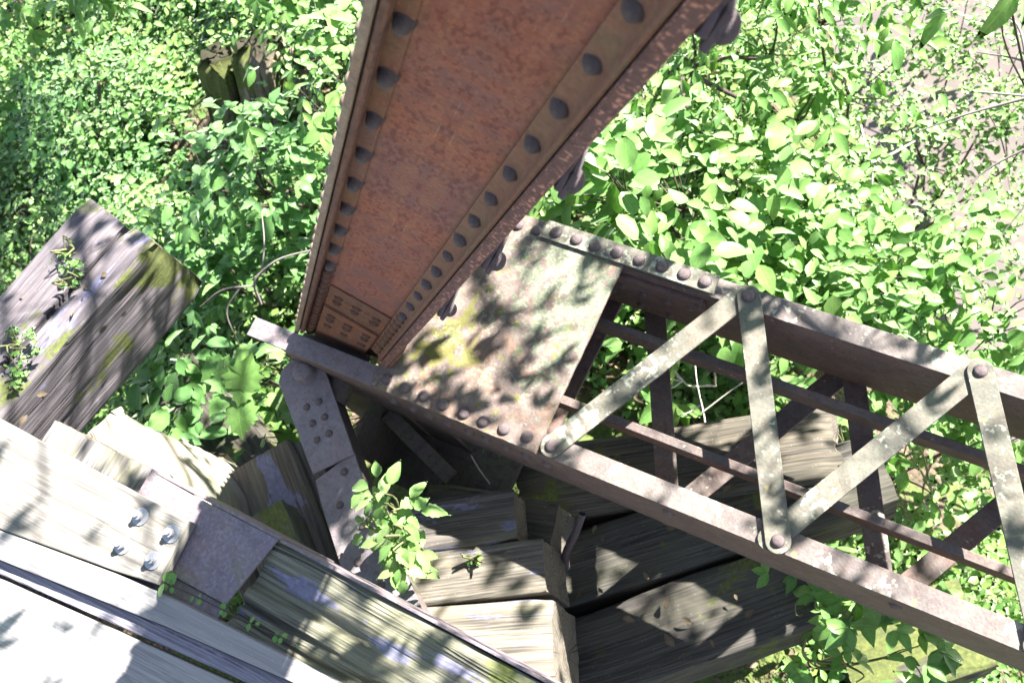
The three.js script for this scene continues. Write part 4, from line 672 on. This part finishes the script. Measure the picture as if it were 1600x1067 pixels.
{ // dead leaves and bark in the gaps
  reseed(210); const s = new Soup(); s.add('ovate2', leafMatrix(V(0, 0, 0), V(1, 0, 0), V(0, 1, 0), 1), [1, 1, 1]); const at = [];
  for (let k = 0; k < 900; k++) { const x = rr(-2.4, 1.4), z = rr(-1.2, 0.6); at.push([x, groundY(x, z) + 0.01, z]); }
  for (let k = 0; k < 26; k++) at.push([rr(0.0, 0.6), -0.59, rr(-0.4, 0.3)]);
  for (let k = 0; k < 12; k++) at.push([rr(-1.9, -1.6), -0.095, rr(-0.1, 0.6)]);
  const im = new THREE.InstancedMesh(s.geo(), new THREE.MeshStandardMaterial({ map: veinTex, roughness: 0.95, side: THREE.DoubleSide }), at.length), m = new THREE.Matrix4(), q = new THREE.Quaternion(), e = new THREE.Euler(), c = new THREE.Color();
  at.forEach(([x, y, z], i) => { e.set(rr(-0.3, 0.3), rr(0, 6.3), rr(-0.3, 0.3)); q.setFromEuler(e); const k = rr(0.018, 0.05); m.compose(V(x, y, z), q, V(k, k, k)); im.setMatrixAt(i, m); const b = rr(0.4, 1); im.setColorAt(i, c.setRGB(0.17 * b, 0.125 * b, 0.085 * b)); });
  im.name = 'leaf_litter'; im.userData = { label: 'dead brown leaves on the ground and in the gaps between timbers', category: 'leaf litter', kind: 'stuff' }; scene.add(im);
}
plant({ name: 'leafy_branch', label: 'big dim leaves hanging in at the top right corner', category: 'branch', seed: 180, base: [1.75, -1.7], blobs: [[0.78, 0.34, -1.52, 0.10, 0.06, 0.08], [0.70, 0.28, -1.48, 0.10, 0.06, 0.06]], n: 14, size: 0.12, shape: 'long', comp: 3, droop: 0.4, tint: 'fresh', parts: 42, clump: 0.12, stem: 0.014, twigs: 4 });
plant({ name: 'leafy_sapling', label: 'sapling whose blurred leaves hang in along the top left edge', category: 'sapling', seed: 190, base: [-3.3, -3.2], blobs: [[-3.62, -0.85, -1.2, 0.30, 0.12, 0.14], [-3.0, -0.80, -1.42, 0.34, 0.12, 0.16], [-2.35, -0.76, -1.62, 0.34, 0.14, 0.16]], n: 110, size: 0.085, shape: ['ovate', 'long'], comp: 3, droop: 0.4, tint: 'fresh', parts: 290, clump: 0.15, stem: 0.015 });
// ---------------------------------------------------------------- ground cover: nobody could count it
{
  reseed(200); const s = new Soup(); for (let k = 0; k < 7; k++) { const a = k * 0.9 + rr(-0.3, 0.3), d = V(Math.cos(a), rr(0.0, 0.5), Math.sin(a)); s.add(k % 2 ? 'small' : 'ovate', leafMatrix(V(Math.cos(a) * rr(0.0, 0.03), rr(0.0, 0.05), Math.sin(a) * rr(0, 0.03)), d, V(rr(-0.4, 0.4), 1, rr(-0.4, 0.4)), rr(0.035, 0.055)), TINTS.fresh[k % 4]); }
  const spots = []; for (let k = 0; k < 60000 && spots.length < 15000; k++) {
    const x = rr(-7.5, 2.2), z = rr(-4.6, 0.9), y = groundY(x, z); if (y < -3.2) continue;
    if (fbm(x * 2.2 + 9, z * 2.2 + 4, 3) < 0.40 + (x > -0.4 ? 0.04 : 0)) continue; if (x > -1.4 && x < 0.7 && z > -0.5) continue;
    spots.push([x, y + rr(0, 0.10), z]);
  }
  const im = new THREE.InstancedMesh(s.geo(), foliageMat, spots.length), m = new THREE.Matrix4(), q = new THREE.Quaternion(), e = new THREE.Euler(), c = new THREE.Color();
  spots.forEach(([x, y, z], i) => { e.set(rr(-0.4, 0.4), rr(0, 6.3), rr(-0.4, 0.4)); q.setFromEuler(e); const k = rr(0.7, 1.5); m.compose(V(x, y, z), q, V(k, k, k)); im.setMatrixAt(i, m); const b = rr(0.7, 1.2); im.setColorAt(i, c.setRGB(b * rr(0.9, 1.4), b, b * rr(0.7, 1.1))); });
  im.name = 'ground_cover'; im.userData = { label: 'low green ground cover over the bank and slope', category: 'ground cover', kind: 'stuff' }; scene.add(im);
}
// ---------------------------------------------------------------- the tree whose leaves dapple the ironwork (it stands beyond the frame, up the bank)
{
  reseed(300); const bx = -3.4, bz = -6.0, by = groundY(bx, bz) - 0.1, t = thing('shade_tree', 'tall leaning tree on the bank beyond the frame, dappling the ironwork', 'tree', [bx, by, bz]), B = V(bx, by, bz);
  const targets = [ // [x, y, z of what is dappled, spread, sprigs]
    [-0.25, 0, -0.3, 0.46, 150], [0.9, 0, -0.35, 0.70, 105], [-1.7, -0.2, 0.15, 0.55, 95], [0.35, -0.6, 0.1, 0.55, 165], [0.0, 0.5, 0.62, 0.36, 95], [-0.5, 0.6, 0.64, 0.2, 20], [-0.85, 0.6, 0.62, 0.3, 7], [-0.6, -0.1, 0.2, 0.45, 50], [-0.50, -0.1, 0.28, 0.13, 60], [-1.9, -0.95, -0.65, 0.75, 75], [-4.2, -2, -1.2, 1.5, 50], [-2.8, -1.6, -1.5, 0.8, 20], [-1.5, -0.7, 0.3, 0.4, 50], [-0.9, 2.0, 0.0, 0.7, 50]];
  const soup = new Soup(), twigs = [], fork = V(-2.3, 2.4, -5.6);
  twigs.push(tube([B, V(-3.1, 0, -5.95), V(-2.7, 1.4, -5.8), fork], [0.16, 0.09], 16, 9));
  const limbs = [];
  for (const [x, y, z, r, n] of targets) {
    const c = V(x, y, z).addScaledVector(SUN, 3.0); if (0.2 * c.x - 0.593 * c.y + 0.78 * c.z > -1.5) continue;
    limbs.push(tube([fork, fork.clone().lerp(c, 0.5).add(V(0, 0.35, 0)), c], [0.030, 0.006], 16, 6));
    const hubs = []; for (let k = 0; k < n / 6; k++) hubs.push(V(x + rr(-1, 1) * r, y, z + rr(-1, 1) * r).addScaledVector(SUN, rr(1.9, 3.6)));
    for (const h of hubs) if (0.2 * h.x - 0.593 * h.y + 0.78 * h.z < -1.35) limbs.push(tube([c, c.clone().lerp(h, 0.5).add(V(0, 0.06, 0)), h], [0.004, 0.002], 8, 4));
    for (let k = 0; k < n; k++) {
      const h = hubs[Math.floor(rnd() * hubs.length)], p = h.clone().add(V(rr(-1, 1), rr(-1, 1), rr(-1, 1)).multiplyScalar(0.17));
      if (0.2 * p.x - 0.593 * p.y + 0.78 * p.z > -1.35) continue;
      sprig(p.sub(B), V(rr(-1, 1), rr(-0.6, 0.1), rr(-1, 1)), V(rr(-0.5, 0.5), 1, rr(-0.5, 0.5)), rr(0.05, 0.085), { shape: ['ovate', 'long'], comp: 3, droop: 0.3 }, (sh, m) => soup.add(sh, m, TINTS.fresh[Math.floor(rnd() * 4)]));
    }
  }
  const tg = twigs[0]; tg.translate(-B.x, -B.y, -B.z); part('trunk', tg, barkMat, t);
  const lg = mergeGeometries(limbs); lg.translate(-B.x, -B.y, -B.z); part('limbs', lg, barkMat, t); part('crown', soup.geo(), foliageMat, t, 'stuff');
}

scene.traverse(o => { if (o.isMesh) { o.castShadow = true; o.receiveShadow = true; } });
renderer.render(scene, camera);
